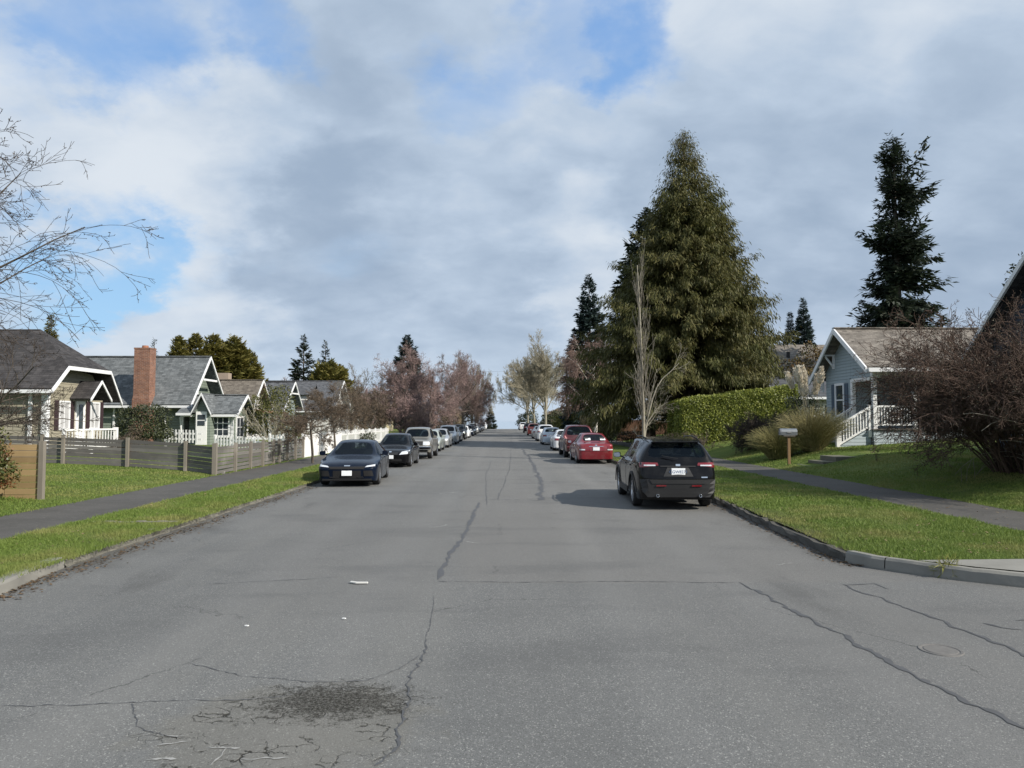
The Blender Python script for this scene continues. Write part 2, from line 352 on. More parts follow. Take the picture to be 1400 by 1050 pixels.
# dirt washed along the gutters
gl = mt(nt, 'ADD', X_, mt(nt, 'MULTIPLY', noise(nt, scl(nt, v, (.6, .35, 1)), 1.2, 5, .65), 2.0))
gd = mt(nt, 'MULTIPLY', sm(nt, gl, -4.1, -5.0), sm(nt, Y_, 6.8, 8.2))
gr = mt(nt, 'SUBTRACT', X_, mt(nt, 'MULTIPLY', noise(nt, scl(nt, v, (.6, .35, 1), (4, 8, 0)), 1.2, 4, .6), 1.5))
gd = mt(nt, 'MAXIMUM', gd, mt(nt, 'MULTIPLY', sm(nt, gr, 3.3, 4.1), sm(nt, Y_, 9.0, 10.5)))
k = mixc(nt, mt(nt, 'MULTIPLY', gd, .6), k, (.055, .050, .043))
# alligator cracking round the broken patch
pc = G(395, 990)
ev = nd(nt, 'Mapping', {'Vector': v, 'Location': (-pc.x/1.0, -pc.y/.78, 0), 'Scale': (1/1.0, 1/.78, 0)}).outputs[0]
ed = nd(nt, 'VectorMath', {0: ev}, operation='LENGTH').outputs['Value']
ed = mt(nt, 'ADD', ed, mt(nt, 'MULTIPLY', mt(nt, 'SUBTRACT', noise(nt, v, 2.6, 5, .65), .5), 1.1))
pm = sm(nt, ed, 1.0, .72)
wv = nd(nt, 'VectorMath', {0: v, 1: nd(nt, 'VectorMath', {0: noise(nt, v, 9, 4, .6, 0, 'Color'), 'Scale': .15}, operation='SCALE').outputs[0]}, operation='ADD').outputs[0]
ck = nd(nt, 'TexVoronoi', {'Vector': scl(nt, wv, (1, 1.5, 1)), 'Scale': 7.}, feature='DISTANCE_TO_EDGE').outputs['Distance']
ckw = noise(nt, v, 3.6, 4, .6)
crack = mt(nt, 'MULTIPLY', sm(nt, ck, sm(nt, ckw, .40, .70, .012, .085), .0), mt(nt, 'MULTIPLY', pm, sm(nt, ckw, .46, .60)))
hc = G(458, 958)
hv = nd(nt, 'VectorMath', {0: nd(nt, 'Mapping', {'Vector': v, 'Location': (-hc.x/.54, -hc.y/.34, 0), 'Scale': (1/.54, 1/.34, 0)}).outputs[0]}, operation='LENGTH').outputs['Value']
hol = sm(nt, mt(nt, 'ADD', hv, mt(nt, 'MULTIPLY', mt(nt, 'SUBTRACT', mt(nt, 'ADD', mt(nt, 'MULTIPLY', noise(nt, v, 11, 6, .8), .55), mt(nt, 'MULTIPLY', noise(nt, v, 52, 4, .8), .45)), .5), 6.0)), 1.0, .55)
crack = mt(nt, 'MAXIMUM', crack, mt(nt, 'MULTIPLY', hol, sm(nt, noise(nt, v, 46, 5, .85), .42, .54, .12, 1.)))
k = mixc(nt, mt(nt, 'MULTIPLY', pm, .4), k, mixc(nt, noise(nt, v, 60, 3, .7), (.085, .08, .064), (.22, .21, .18)))
k = mixc(nt, crack, k, mixc(nt, noise(nt, v, 24, 3, .6), (.008, .008, .007), (.032, .028, .018)))
# hairline cracking elsewhere
hl = nd(nt, 'TexVoronoi', {'Vector': scl(nt, wv, (.30, .22, 1)), 'Scale': 1.}, feature='DISTANCE_TO_EDGE').outputs['Distance']
hm = mt(nt, 'MULTIPLY', sm(nt, hl, .0030, .0008), sm(nt, noise(nt, v, .5, 3, .6), .5, .6))
k = mixc(nt, mt(nt, 'MULTIPLY', hm, .6), k, (.03, .03, .029))
setb(nt, b, 'Base Color', k); setb(nt, b, 'Roughness', .85); setb(nt, b, 'Specular IOR Level', .35)
bump(nt, b, mt(nt, 'SUBTRACT', mt(nt, 'ADD', mt(nt, 'MULTIPLY', ag, .25), mt(nt, 'MULTIPLY', ag2, .2)), mt(nt, 'MULTIPLY', crack, 1.6)), .7, .012)
MT['asphalt'] = m
m, nt, b = newmat('path_asphalt'); v = co(nt)
k = mixc(nt, noise(nt, v, 45, 4, .7), (.030, .029, .028), (.115, .108, .098)); k = mixc(nt, sm(nt, noise(nt, v, 1.1, 5, .7), .4, .62, 0, .55), k, (.045, .043, .038)); k = mixc(nt, sm(nt, noise(nt, v, 7, 4, .7), .55, .7, 0, .4), k, (.16, .15, .13))
setb(nt, b, 'Base Color', k); setb(nt, b, 'Roughness', .9); bump(nt, b, noise(nt, v, 60, 3, .7), .5, .01); MT['path'] = m
m, nt, b = newmat('lawn'); v = co(nt)
k = mixc(nt, noise(nt, v, 34, 4, .7), (.055, .092, .014), (.130, .180, .038)); k = mixc(nt, sm(nt, noise(nt, v, .9, 4, .6), .42, .68, 0, .7), k, (.165, .185, .048))
k = mixc(nt, sm(nt, noise(nt, scl(nt, v, (1, 1, 1), (9, 4, 0)), .55, 4, .65), .52, .75, 0, .6), k, (.055, .095, .022))
lx = mt(nt, 'ABSOLUTE', mt(nt, 'ADD', nd(nt, 'SeparateXYZ', {0: v}).outputs[0], .42)); so_ = mt(nt, 'MULTIPLY', sm(nt, mt(nt, 'ADD', lx, mt(nt, 'MULTIPLY', noise(nt, v, 1.1, 5, .7), 1.5)), 6.75, 6.15), 1.); k = mixc(nt, mt(nt, 'MULTIPLY', so_, .75), k, (.075, .065, .038)); k = mixc(nt, sm(nt, noise(nt, scl(nt, v, (1, 1, 1), (2, 7, 0)), 2.3, 5, .7), .60, .70, 0, .6), k, (.10, .088, .05))
setb(nt, b, 'Base Color', k); setb(nt, b, 'Roughness', .8); setb(nt, b, 'Specular IOR Level', .2); bump(nt, b, noise(nt, v, 40, 4, .75), .9, .05); MT['lawn'] = m
m, nt, b = newmat('hillside'); v = co(nt)
k = mixc(nt, noise(nt, v, .05, 6, .7), (.045, .060, .030), (.10, .10, .06)); setb(nt, b, 'Base Color', k); setb(nt, b, 'Roughness', .9); MT['hill'] = m
m, nt, b = newmat('sea'); v = co(nt)
setb(nt, b, 'Base Color', (.34, .42, .50)); setb(nt, b, 'Roughness', .15); bump(nt, b, noise(nt, v, .02, 4, .6), .2, 1.); MT['sea'] = m  # pale base colour carries the haze over the far water
MT['kerbdark'] = plain('dirty_kerb', (.062, .058, .050), .95, .5, 4, bmp=1.)
MT['tar'] = plain('tar_sealant', (.072, .073, .076), .65, .3, 9)
MT['chalk'] = plain('worn_white_paint', (.29, .29, .28), .85, .25, 40)
# base ground, far hills and the water beyond the crest
def groundz(X, Y):
    z = zat(X, Y)-.05
    cross = (Y > -9) & (Y < 7.7)
    return np.where(((X > -5.9) & (X < 4.9)) | cross | ((X < 8.6) & (X > 0) & (Y < 10.8)), hY(Y)-.06, z)
gx = sorted(set(list(PX)+[-3000, -1200, 1200, 3000, -6.1, -5.9, -5.6, 4.6, 4.9, 5.1, -25, 8.6, 25]+[-200, -120, 120, 200]))
gy = sorted(set(YL+[-300, -120, 900, 1500, 2600]))
tag(sheet('ground', gx, gy, groundz, MT['hill']), kind='structure')
sheet('water', [-40000, -3000, 0, 3000, 40000], [500, 1500, 4000, 12000, 45000], lambda X, Y: X*0-46., MT['sea'])
# road: one sheet for the street, one for the crossing street; seams and cracks sealed on top belong to its mesh
road = MB(); V0 = []
def rsheet(xs, ys):
    for i in range(len(xs)-1):
        for j in range(len(ys)-1):
            q = [(xs[i], ys[j]), (xs[i+1], ys[j]), (xs[i+1], ys[j+1]), (xs[i], ys[j+1])]
            road.quad(*[(x, y, float(hY(y))) for x, y in q])
rsheet([-7, 7], [-300, -120, -40, -9, 9]+list(range(13, 156, 6))+list(range(157, 300, 6))+list(range(300, 500, 20)))
rsheet([7, 60, 300], [-9, 7.75]); rsheet([7, 9.6], [7.75, 9.2]); rsheet([-300, -60, -7], [-9, 7.75])
def ribbon(pts, w, z=.004, mi=1, jit=.25, seg=.12, seed=1):
    rg = random.Random(seed); P = []
    for a, c in zip(pts[:-1], pts[1:]):
        n = max(2, int((c-a).length/seg)); P += [a.lerp(c, i/n) for i in range(n)]
    P.append(pts[-1]); L = []
    wob = 0
    for i, p in enumerate(P):
        d = (P[min(i+1, len(P)-1)]-P[max(i-1, 0)]).normalized(); s = Vector((-d.y, d.x, 0))
        wob = wob*.72+rg.uniform(-1, 1)*w*jit
        ww = w*(.30+rg.random()**1.5*1.3); 
        if i in (0, len(P)-1): ww *= .2
        L.append((p+s*(wob+ww/2), p+s*(wob-ww/2)))
    road.mi = mi
    for (a, c), (e, f) in zip(L[:-1], L[1:]):
        road.quad(*[(q.x, q.y, z+float(hY(q.y))) for q in (c, f, e, a)])
    road.mi = 0
def gp(*l): return [G(x, y) for x, y in l]
ribbon(gp((655, 687), (640, 718), (622, 752), (606, 778), (597, 793)), .07, jit=.25, seed=2, seg=.12)
ribbon(gp((594, 815), (588, 850), (580, 880)), .006, jit=1.2, seed=3, seg=.04)
ribbon(gp((580, 880), (573, 905), (566, 935), (556, 965), (548, 990), (538, 1020), (520, 1048)), .018, jit=1.3, seed=33, seg=.035)
ribbon(gp((714, 614), (727, 632), (736, 650), (739, 668), (743, 684)), .12, jit=.4, seed=4)
ribbon(gp((1030, 806), (1075, 830), (1140, 862), (1220, 905), (1300, 948), (1400, 993), (1480, 1035)), .045, jit=.6, seed=5, seg=.06)
ribbon(gp((1010, 796), (1030, 807)), .03, seed=6)
ribbon(gp((1150, 798), (1215, 822), (1270, 842), (1330, 868), (1400, 893), (1450, 915)), .04, jit=.7, seed=7, seg=.06)
ribbon(gp((1155, 800), (1195, 798), (1215, 806)), .03, seed=8)
ribbon(gp((597, 795), (700, 796), (850, 795), (1010, 797)), .014, jit=.9, seed=9, seg=.06)
ribbon(gp((660, 683), (742, 684)), .035, seed=10)
ribbon(gp((0, 966), (90, 964), (180, 962), (260, 957), (330, 957), (400, 950)), .008, jit=1.6, seed=11, seg=.035)
ribbon(gp((258, 907), (300, 915), (330, 924), (420, 932), (500, 930), (545, 915), (575, 895)), .007, jit=1.8, seed=12, seg=.035)
ribbon(gp((1345, 852), (1370, 858), (1400, 861)), .04, jit=.6, seed=13)
ribbon(gp((1385, 848), (1420, 846)), .03, jit=.6, seed=31)
ribbon(gp((182, 962), (186, 980), (195, 1000), (250, 1010)), .007, jit=1.8, seed=14, seg=.03)
ribbon(gp((270, 800), (420, 792), (470, 788)), .010, jit=1.2, seed=15, seg=.06)
ribbon(gp((665, 690), (664, 650), (672, 630)), .018, jit=.8, seed=16)
ribbon(gp((700, 590), (697, 640), (680, 684)), .02, jit=.8, seed=46)
for i, (a, c_, w_) in enumerate([((636, 741), (656, 743), .035), ((600, 675), (610, 675), .06), ((615, 674), (628, 673), .06), ((645, 671), (655, 671), .05), ((586, 721), (604, 720), .03), ((604, 720), (612, 717), .03), ((1060, 773), (1085, 770), .02), ((980, 689), (990, 690), .03),
        ((280, 1022), (330, 1021), .018), ((288, 1048), (312, 1022), .012), ((330, 1038), (395, 1037), .014), ((220, 1005), (255, 1006), .016), ((215, 1018), (262, 1014), .014), ((200, 1040), (240, 1040), .025)]):
    ribbon([G(*a), G(*c_)], w_*.8, .004, 2, .8, .025, 20+i)
ro = road.build('road', [MT['asphalt'], MT['tar'], MT['chalk']]); tag(ro, kind='structure')
# verges, paths, lawns
yv = [y for y in YL if 7.5 <= y <= 430]
verge_l = sheet('verge_left', [-7.4, -7.0, -6.5, -6.1, -5.72], [y for y in yv], lambda X, Y: zat(X, Y)+.018+.012*np.sin(X*3+Y*.7)*np.sin(Y*1.3), MT['lawn'])
sheet('path_left', [-9.2, -8.3, -7.4], yv, lambda X, Y: zat(X, Y)+.004, MT['path'])
sheet('lawn_left', [-60, -30, -18, -14, -12.2, -10.5, -9.8, -9.2], yv, lambda X, Y: zat(X, Y)+.0+.03*np.sin(X*1.1+Y*.9)*np.sin(Y*.8-X*.5)*(X < -9.5), MT['lawn'])
KP = [(10.5, 7.72), (8.2, 7.78), (7.0, 7.92), (5.95, 8.33), (5.5, 8.66), (5.05, 9.1), (4.72, 9.5), (4.58, 9.9), (4.55, 10.5), (4.6, 12), (4.68, 14), (4.80, 16)]+[(4.88, y) for y in [20, 26, 32, 40, 50, 62, 76, 92, 110, 130, 155, 180, 210, 250, 300, 430]]
def kpt(t):                               # smooth point on the right kerb line
    i = min(int(t), len(KP)-2); f = t-i; a, c = KP[i], KP[i+1]
    return a[0]+(c[0]-a[0])*f, a[1]+(c[1]-a[1])*f
vm = MB(); prev = None
for k_ in range(0, (len(KP)-1)*4+1):
    t = k_/4; x, y = kpt(t); x += .13
    if y < 9.9: y += .10
    ox, oy = (8.2, max(y, 9.9)) if y > 9.1 else (10.5, 9.22)
    row = []
    for j in range(9):
        s = j/8; xx = x+(ox-x)*s; yy = y+(oy-y)*s
        row.append((xx, yy, float(zat(xx, yy))+.010+.012*math.sin(xx*3+yy*.8)*math.sin(yy*1.4)))
    if prev:
        for j in range(8): vm.quad(row[j], row[j+1], prev[j+1], prev[j])
    prev = row
tag(vm.build('verge_right', MT['lawn'], smooth=True), kind='structure')
sheet('path_right', [8.2, 9.05, 9.9], [y for y in yv if y > 9.2], lambda X, Y: zat(X, Y)+.004, MT['path'])
sheet('lawn_right', [9.9, 10.4, 11, 11.8, 12.6, 13.7, 15, 17.5, 20, 30, 60], [y for y in yv if y > 9.2], lambda X, Y: zat(X, Y)+.02*np.sin(X*1.3+Y*.8)*(X > 10.2), MT['lawn'])
# concrete corner pad
pm_ = MB(); pad = [(x+.15, y+.12) for x, y in KP[:6]]
for (x0, y0), (x1, y1) in zip(pad[:-1], pad[1:]):
    pm_.quad(*[(a, c, float(zat(a, c))+.036) for a, c in ((x0, y0), (x0, 9.24), (x1, 9.24), (x1, y1))])
pm_.quad(*[(a, c, float(zat(8.2, c))+.04) for a, c in ((10.5, 7.84), (14, 7.8), (14, 9.24), (10.5, 9.24))])
tag(pm_.build('pavement_corner', MT['conc']), kind='structure')
# kerbs
def kerb(name, pts, mat, w=.15, rough=0., seg=.22, joint=3.0, seed=1, top=.13):
    rg = random.Random(seed); P = []
    pts = [Vector((x, y, 0)) for x, y in pts]
    for a, c in zip(pts[:-1], pts[1:]):
        n = max(1, int((c-a).length/(seg if c.y < 60 else 3))); P += [a.lerp(c, i/n) for i in range(n)]
    P.append(pts[-1]); kb = MB(); run = 0; last = None; rows = []
    for i, p in enumerate(P):
        d = (P[min(i+1, len(P)-1)]-P[max(i-1, 0)]).normalized(); s = Vector((-d.y, d.x, 0)) # left of travel
        z = float(hY(p.y)); j = lambda a: rg.uniform(-a, a)*rough
        tz = z+top+j(.022)
        prof_ = [(j(.02), z-.05), (.0+j(.035), z+.02), (.015+j(.03), tz-.03), (.04+j(.02), tz), (w, tz-.005), (w+.02, z-.02)]
        rows.append([p-s*o_ + Vector((0, 0, zz)) for o_, zz in prof_])
    for i in range(len(rows)-1):
        a, c = rows[i], rows[i+1]; run += (P[i+1]-P[i]).length
        gap = run > joint
        if gap: run = 0
        for q in range(5):
            if gap and 0 < q < 4:
                m_ = Vector((0, 0, -.012)); kb.quad(a[q], a[q+1], a[q+1].lerp(c[q+1], .93), a[q].lerp(c[q], .93))
            else: kb.quad(a[q], a[q+1], c[q+1], c[q])
        
    return tag(kb.build(name, mat, smooth=False), kind='structure')
kr = [(x, y) for x, y in KP]
kerb('kerb_right_corner', kr[:8], MT['conc'], .16, .12, .15, 1.5, 3, .152)
kerb('kerb_right', kr[7:], MT['kerbdark'], .14, .9, .2, 9, 4, .115)
kl = [(-5.72, y) for y in [430, 300, 200, 155, 110, 80, 60, 45, 30, 20, 14, 10.3]]+[(-5.68, 9.6), (-5.62, 9.0), (-5.5, 8.3), (-5.42, 7.75)]
kerb('kerb_left', kl[:13], MT['concold'], .13, 1.15, .2, 9, 5, .116)
kerb('kerb_left_corner', kl[12:]+[(-5.55, 7.6), (-7, 7.6), (-12, 7.6)], MT['conc'], .2, .35, .2, 4, 6, .135)
# old concrete service walk crossing the verge, half grown over
wk = MB(); rg = random.Random(4)
for i in range(9):
    x0 = -7.35+i*.185; 
    yy = 12.85+rg.uniform(-.02, .02); wk.box((x0, yy, .10), (x0+.165, yy+.07+rg.uniform(0, .04), .150+rg.uniform(-.006, .008)))
tag(wk.build('walkway', MT['concold'], bevel=.01), kind='structure')
# ------------------------------------------------------------------ grass blades and leaf litter
def blades(name, n, xs, ys, mat, hmin=.022, hmax=.055, seed=1, keep=None, wk=.0009):
    rg = np.random.default_rng(seed)
    u = rg.random(n); y0, y1 = ys; Y = 1/(1/y0+(1/y1-1/y0)*u)          # denser towards the street corner
    X = rg.uniform(xs[0], xs[1], n)
    if keep is not None:
        k = keep(X, Y); X, Y = X[k], Y[k]
    n = len(X); X = X+rg.normal(0, .045, n); Z = zat(X, Y)+.008
    H = rg.uniform(hmin, hmax, n)*(.7+.6*rg.random(n))*(.75+.5*np.sin(X*2.1+np.sin(Y*1.7)*2)**2); W = wk*Y*(.6+.8*rg.random(n))
    a = rg.uniform(0, 2*math.pi, n); S = np.stack([np.cos(a), np.sin(a), a*0], 1)*(W/2)[:, None]
    L = rg.normal(0, .45, (n, 2))*H[:, None]
    P = np.stack([X, Y, Z], 1); T = P+np.concatenate([L, H[:, None]], 1)
    V = np.stack([P-S, P+S, T], 1).reshape(-1, 3)
    return tag(mesh_np(name, V, np.arange(3*n).reshape(-1, 3), mat), kind='stuff')
gA = leafmat('grass_blade', (.098, .160, .026), (.195, .255, .062), (.245, .25, .085), .6, .55, .25, .25)
def kx(Y): return np.interp(Y, [8.33, 8.66, 9.1, 9.5, 9.9, 10.5, 12, 14, 16], [5.95, 5.5, 5.05, 4.72, 4.58, 4.55, 4.6, 4.68, 4.75])+.17
blades('grass', 150000, (4.6, 10.0), (9.26, 34), gA, seed=1, keep=lambda X, Y: (X > kx(Y)) & (X < np.where(Y > 10.2, 8.2, 10)+.03*np.sin(Y*4)))
blades('grass', 140000, (-7.4, -5.62), (7.8, 40), gA, seed=2, keep=lambda X, Y: ~((Y > 12.84) & (Y < 13.0) & (np.sin(X*7) > -.5)))
blades('grass', 90000, (9.86, 16), (14, 34), gA, seed=3, hmax=.045, keep=lambda X, Y: (X < .76*Y) & ~((X > 10.6) & (Y > 25.4) & (Y < 27.2) & (X < 13.6)))
blades('grass', 110000, (-18, -9.14), (11.5, 30), gA, seed=4, hmax=.045, keep=lambda X, Y: X > -.80*Y)
def litter(name, n, fx, seed, mat, zf):
    rg = np.random.default_rng(seed); X, Y = fx(rg, n); a = rg.uniform(0, 6.28, n)
    P = np.stack([X, Y, zf(X, Y)], 1); D = np.stack([np.cos(a), np.sin(a), rg.uniform(-.1, .35, n)], 1); U = np.stack([rg.normal(0, .3, n), rg.normal(0, .3, n), np.ones(n)], 1)
    V, F = kites(P, nrm(D), U, rg.uniform(.025, .07, n), rg.uniform(.012, .035, n))
    return tag(mesh_np(name, V, F, mat), kind='stuff')
def patchy(X, Y): return (np.sin(X*5.3+np.sin(Y*2.1)*2)*np.sin(Y*3.7+X*1.3)+np.sin(X*1.7-Y*2.9)) > -.9-.0*X
lm = leafmat('dead_leaf', (.045, .03, .018), (.13, .085, .045), None, .8)
litter('leaf_litter', 1500, lambda r, n: (-5.6+np.abs(r.normal(0, .16, n)), 7.9+r.random(n)**1.6*14), 1, lm, lambda X, Y: X*0+.008)
litter('leaf_litter', 500, lambda r, n: (lambda Y: (kx(Y)-.19-np.abs(r.normal(0, .09, n)), Y))(9.6+r.random(n)**1.5*8), 2, lm, lambda X, Y: X*0+.008)

litter('leaf_litter', 260, lambda r, n: (r.uniform(-7.3, -5.8, n), 8+r.random(n)**1.6*16), 3, leafmat('tan_dead_leaf', (.12, .085, .045), (.26, .19, .11), None, .8), lambda X, Y: zat(X, Y)+.055)
litter('leaf_litter', 320, lambda r, n: (lambda Y: (r.uniform(5.2, 8.1, n), Y))(9.6+r.random(n)**1.5*14), 4, bpy.data.materials['tan_dead_leaf'], lambda X, Y: zat(X, Y)+.05)
litter('leaf_litter', 160, lambda r, n: (r.uniform(8.2, 9.9, n), 11+r.random(n)**1.5*16), 5, bpy.data.materials['tan_dead_leaf'], lambda X, Y: zat(X, Y)+.012)
# ------------------------------------------------------------------ conifers
def conifer(name, label, x, y, H, Rl, Rr, z0, mat, seed, nb=300, spray=.55, dens=9, hang=.35, elev=(-12, 45), droop=.18, upturn=.12, wid=.26, group=None, trunk_r=None, cat_='tree', inner=.25, bz=None, jitter=.25, eln=8, topthin=1., pj=.06, barkm='bark'):
    """Rl/Rr: (height fraction, radius) pairs for the left and right silhouette; foliage from height z0."""
    bz = float(zat(x, y)) if bz is None else bz
    t = thing(name, label, cat_, (x, y, bz), group); rg = np.random.default_rng(seed)
    tr = trunk_r or H*.016
    tk = MB(); tk.tube([(x, y, bz-.2), (x, y, bz+H*.15), (x+.1, y, bz+H*.5), (x, y, bz+H*.97)], [tr*1.35, tr, tr*.6, .02], 9)
    h = z0+(H-z0)*(1-(1-rg.random(nb))**1.0)*.985; h = np.sort(h)
    fr = h/H; az = rg.uniform(0, 2*math.pi, nb)
    c = np.cos(az); wl = (1-c)/2
    rl = np.interp(fr, *zip(*Rl)); rr = np.interp(fr, *zip(*Rr))
    Lb = (rl*wl+rr*(1-wl))*(1-jitter+jitter*1.22*rg.random(nb)**.65); Lb = np.maximum(Lb, .12)
    el = np.radians(elev[0]+(elev[1]-elev[0])*fr**1.3+np.clip(rg.normal(0, eln, nb), -1.5*eln, 1.5*eln)); droop = droop*rg.uniform(.5, 1.5, nb); upturn = upturn*rg.uniform(.3, 1.7, nb)
    dirh = np.stack([c, np.sin(az), c*0], 1); base = np.stack([x+0*h, y+0*h, bz+h], 1)
    Lk = Lb/np.maximum(np.cos(el), .5)
    def spine(i, s):
        zz = Lk[i]*(np.sin(el[i])*s-droop[i]*s**2+upturn[i]*s**4)
        return base[i]+dirh[i]*(Lk[i]*np.cos(el[i])*s)[:, None]+np.array([0, 0, 1])*zz[:, None]
    ss = np.linspace(0, 1, 5); idx = np.arange(nb); segs = []
    for a, e_ in zip(ss[:-1], ss[1:]):
        r0 = .004+.010*Lb*(1-a); r1 = .004+.010*Lb*(1-e_); segs.append((spine(idx, np.full(nb, a)), spine(idx, np.full(nb, e_)), r0, r1))
    tb = tubes(*[np.concatenate(q) for q in zip(*segs)], 3)
    tv = tk.build('trunk', MT[barkm], t, smooth=True)
    mesh_np('branches', *tb, MT[barkm], t)
    cnt = np.maximum(7, (Lb*dens*np.where(fr > .72, topthin, 1.)).astype(int)); i = np.repeat(idx, cnt); n = len(i)
    s = inner+(1.02-inner)*rg.random(n)**.8; P = spine(i, s)+rg.normal(0, pj, (n, 3)); d = nrm(spine(i, np.minimum(s+.05, 1.05))-spine(i, s-.02))
    lat = np.cross(d, np.array([0, 0, 1.])); lat = nrm(lat)*rg.choice([-1, 1], n)[:, None]
    D = d*(.45+.5*rg.random(n))[:, None]+lat*(rg.normal(.55, .35, n))[:, None]; D[:, 2] -= hang*(.4+1.2*rg.random(n)); D += rg.normal(0, .16, (n, 3)); D = nrm(D)
    Ls = spray*(.55+.7*rg.random(n))*np.clip(.55+Lb[i]*.25, .4, 1.15)*(1.1-.35*s)
    U = np.array([0, 0, 1.])+rg.normal(0, .45, (n, 3))+lat*.2
    V, F = kites(P, D, U, Ls, Ls*wid*(.7+.6*rg.random(n)), .4)
    mesh_np('crown', V, F, mat, t)
    return t
MT['cedar'] = leafmat('cedar_foliage', (.058, .065, .018), (.145, .130, .044), (.085, .090, .025), .6, .35, trans=.25)
MT['fir'] = leafmat('fir_foliage', (.020, .030, .022), (.052, .066, .046), (.034, .050, .028), .6, .5, trans=.15)
MT['firblue'] = leafmat('blue_fir_foliage', (.022, .040, .040), (.055, .082, .075), None, .6, .5, trans=.15)
MT['olivefir'] = leafmat('olive_fir_foliage', (.115, .112, .024), (.25, .215, .065), (.10, .10, .03), .6, .5, trans=.25)
pxm = .05/2.333
cz = [45, 90, 150, 215, 290, 350, 420, 480, 550, 620, 680, 780, 850, 920, 970, 1010]
cl = [0, 38, 78, 95, 118, 135, 160, 185, 205, 235, 255, 300, 325, 330, 300, 240]
crr = [0, 46, 85, 105, 140, 152, 190, 197, 207, 228, 262, 292, 305, 310, 310, 280]
HC = 21.3
ff = [1-(a-45)/965*(20.6/21.3) for a in cz]
prl = sorted((f, r*pxm*1.06) for f, r in zip(ff, [a*(  .64 if i < 4 else .82 if i < 8 else .97 if i < 10 else 1.03) for i, a in enumerate(cl)])); prr = sorted((f, r*pxm*1.06) for f, r in zip(ff, [a*(.64 if i < 4 else .82 if i < 8 else 1.0) for i, a in enumerate(crr)]))
conifer('cedar_tree', 'huge broad olive green cedar behind the clipped hedge, tallest tree of the street', 12.7, 51, 22.0, prl, prr, 2.9, MT['cedar'], 3, nb=1400, spray=.42, dens=66, hang=1.15, elev=(0, 28), droop=.32, upturn=.08, wid=.17, pj=.17, trunk_r=.55, inner=.25, jitter=.36, eln=14, topthin=.30)
conifer('fir_tree', 'dark fir poking out of the left flank of the huge cedar', 11.4, 57, 18.2, [(0, 2.0), (.3, 2.2), (.58, 2.9), (.75, 1.9), (.9, 1.0), (1, .1)], [(0, 2.0), (.6, 1.8), (.85, 1.1), (1, .1)], 5.5, MT['fir'], 5, nb=420, spray=.75, dens=22, hang=.35, wid=.32)
tz = [66, 90, 160, 215, 250, 270, 330, 400, 440, 480, 530, 590, 640, 690, 760, 830, 930, 1100]
tl = [2, 25, 68, 98, 40, 48, 75, 108, 50, 62, 100, 150, 148, 95, 112, 172, 192, 205]
tr_ = [3, 25, 72, 45, 80, 128, 190, 172, 70, 72, 95, 165, 218, 150, 165, 255, 205, 250]
H = 23.5; k = .06/3.5
fr_ = [1-(a-66)*k/H for a in tz]
conifer('fir_tree', 'tall ragged dark fir rising behind the blue grey house, with bare gaps', 32.6, 60, H, sorted((f, r*k*.90) for f, r in zip(fr_, tl)), sorted((f, r*k*.90) for f, r in zip(fr_, tr_)), 5.5, MT['fir'], 11, nb=330, spray=.72, dens=38, hang=.42, elev=(-12, 40), droop=.22, upturn=.26, wid=.30, inner=.08, jitter=.68, bz=2.0, eln=13, pj=.16)
def simple(name, label, px, pytop, Y, rad, mat, seed, pybot=575, nb=150, group=None, **kw):
    p = at(px, pytop, Y); b0 = float(zat(p.x, Y)); H = p.z-b0
    pr = [(0, rad), (.2, rad), (.45, rad*.80), (.7, rad*.5), (.9, rad*.2), (1, .05)]
    z0 = max(.4, at(px, pybot, Y).z-b0)
    kw.setdefault('spray', .28+rad*.15); kw.setdefault('dens', 11); kw['dens'] *= 2.0; kw.setdefault('wid', .36); nb = int(nb*1.9)
    return conifer(name, label, p.x, Y, H, pr, pr, z0, mat, seed, nb=nb, group=group, bz=b0, **kw)
simple('fir_tree', 'dark blue green fir just left of the huge cedar, beyond the pink birch', 805, 374, 90, 3.3, MT['firblue'], 21, nb=230, jitter=.35)
simple('spruce_tree', 'pointed dark spruce, taller of the dense pair behind the grey roof', 1098, 407, 85, 1.9, MT['firblue'], 22, nb=260, jitter=.12, pybot=540, dens=18)
simple('spruce_tree', 'smaller dark spruce at the left of the dense pair behind the grey roof', 1080, 426, 86, 1.5, MT['firblue'], 23, nb=200, jitter=.12, pybot=540, dens=18)
og = 'olive firs behind the green house'
for i, (px, py, r_, lab) in enumerate([(245, 461, 2.5, 'leftmost olive fir of the row, next to the brick chimney'), (268, 457, 2.6, 'olive fir directly above the ridge of the green house'), (293, 459, 2.9, 'olive fir right behind the green gable peak'), (319, 461, 3.3, 'broadest olive fir of the row, right of the green gable'), (343, 482, 2.3, 'shortest olive fir, at the right end of the row')]):
    simple('fir_tree', lab, px, py, 74+i*1.5, r_, MT['olivefir'], 30+i, nb=200, group=og, elev=(5, 55), jitter=.3, dens=14, hang=.2)
simple('fir_tree', 'thin young fir peeking over the roof right of the brick chimney', 211, 464, 66, .9, MT['fir'], 41, nb=60, dens=5)
simple('fir_tree', 'small olive fir top showing over the dark hip roof of the tan house', 70, 429, 60, 1.15, MT['olivefir'], 42, nb=160, elev=(5, 55), jitter=.2, dens=20)
simple('fir_tree', 'dark distant fir with gaps, taller of the two over the grey roofs', 415, 457, 118, 3.0, MT['fir'], 43, nb=110, jitter=.5, hang=.2)
simple('fir_tree', 'dark distant fir, shorter of the two over the grey roofs', 445, 465, 124, 2.4, MT['fir'], 44, nb=90, jitter=.5, hang=.2)
simple('fir_tree', 'dark blue fir with its top above the pinkish plum trees', 557, 457, 128, 4.0, MT['firblue'], 45, nb=200, jitter=.25)
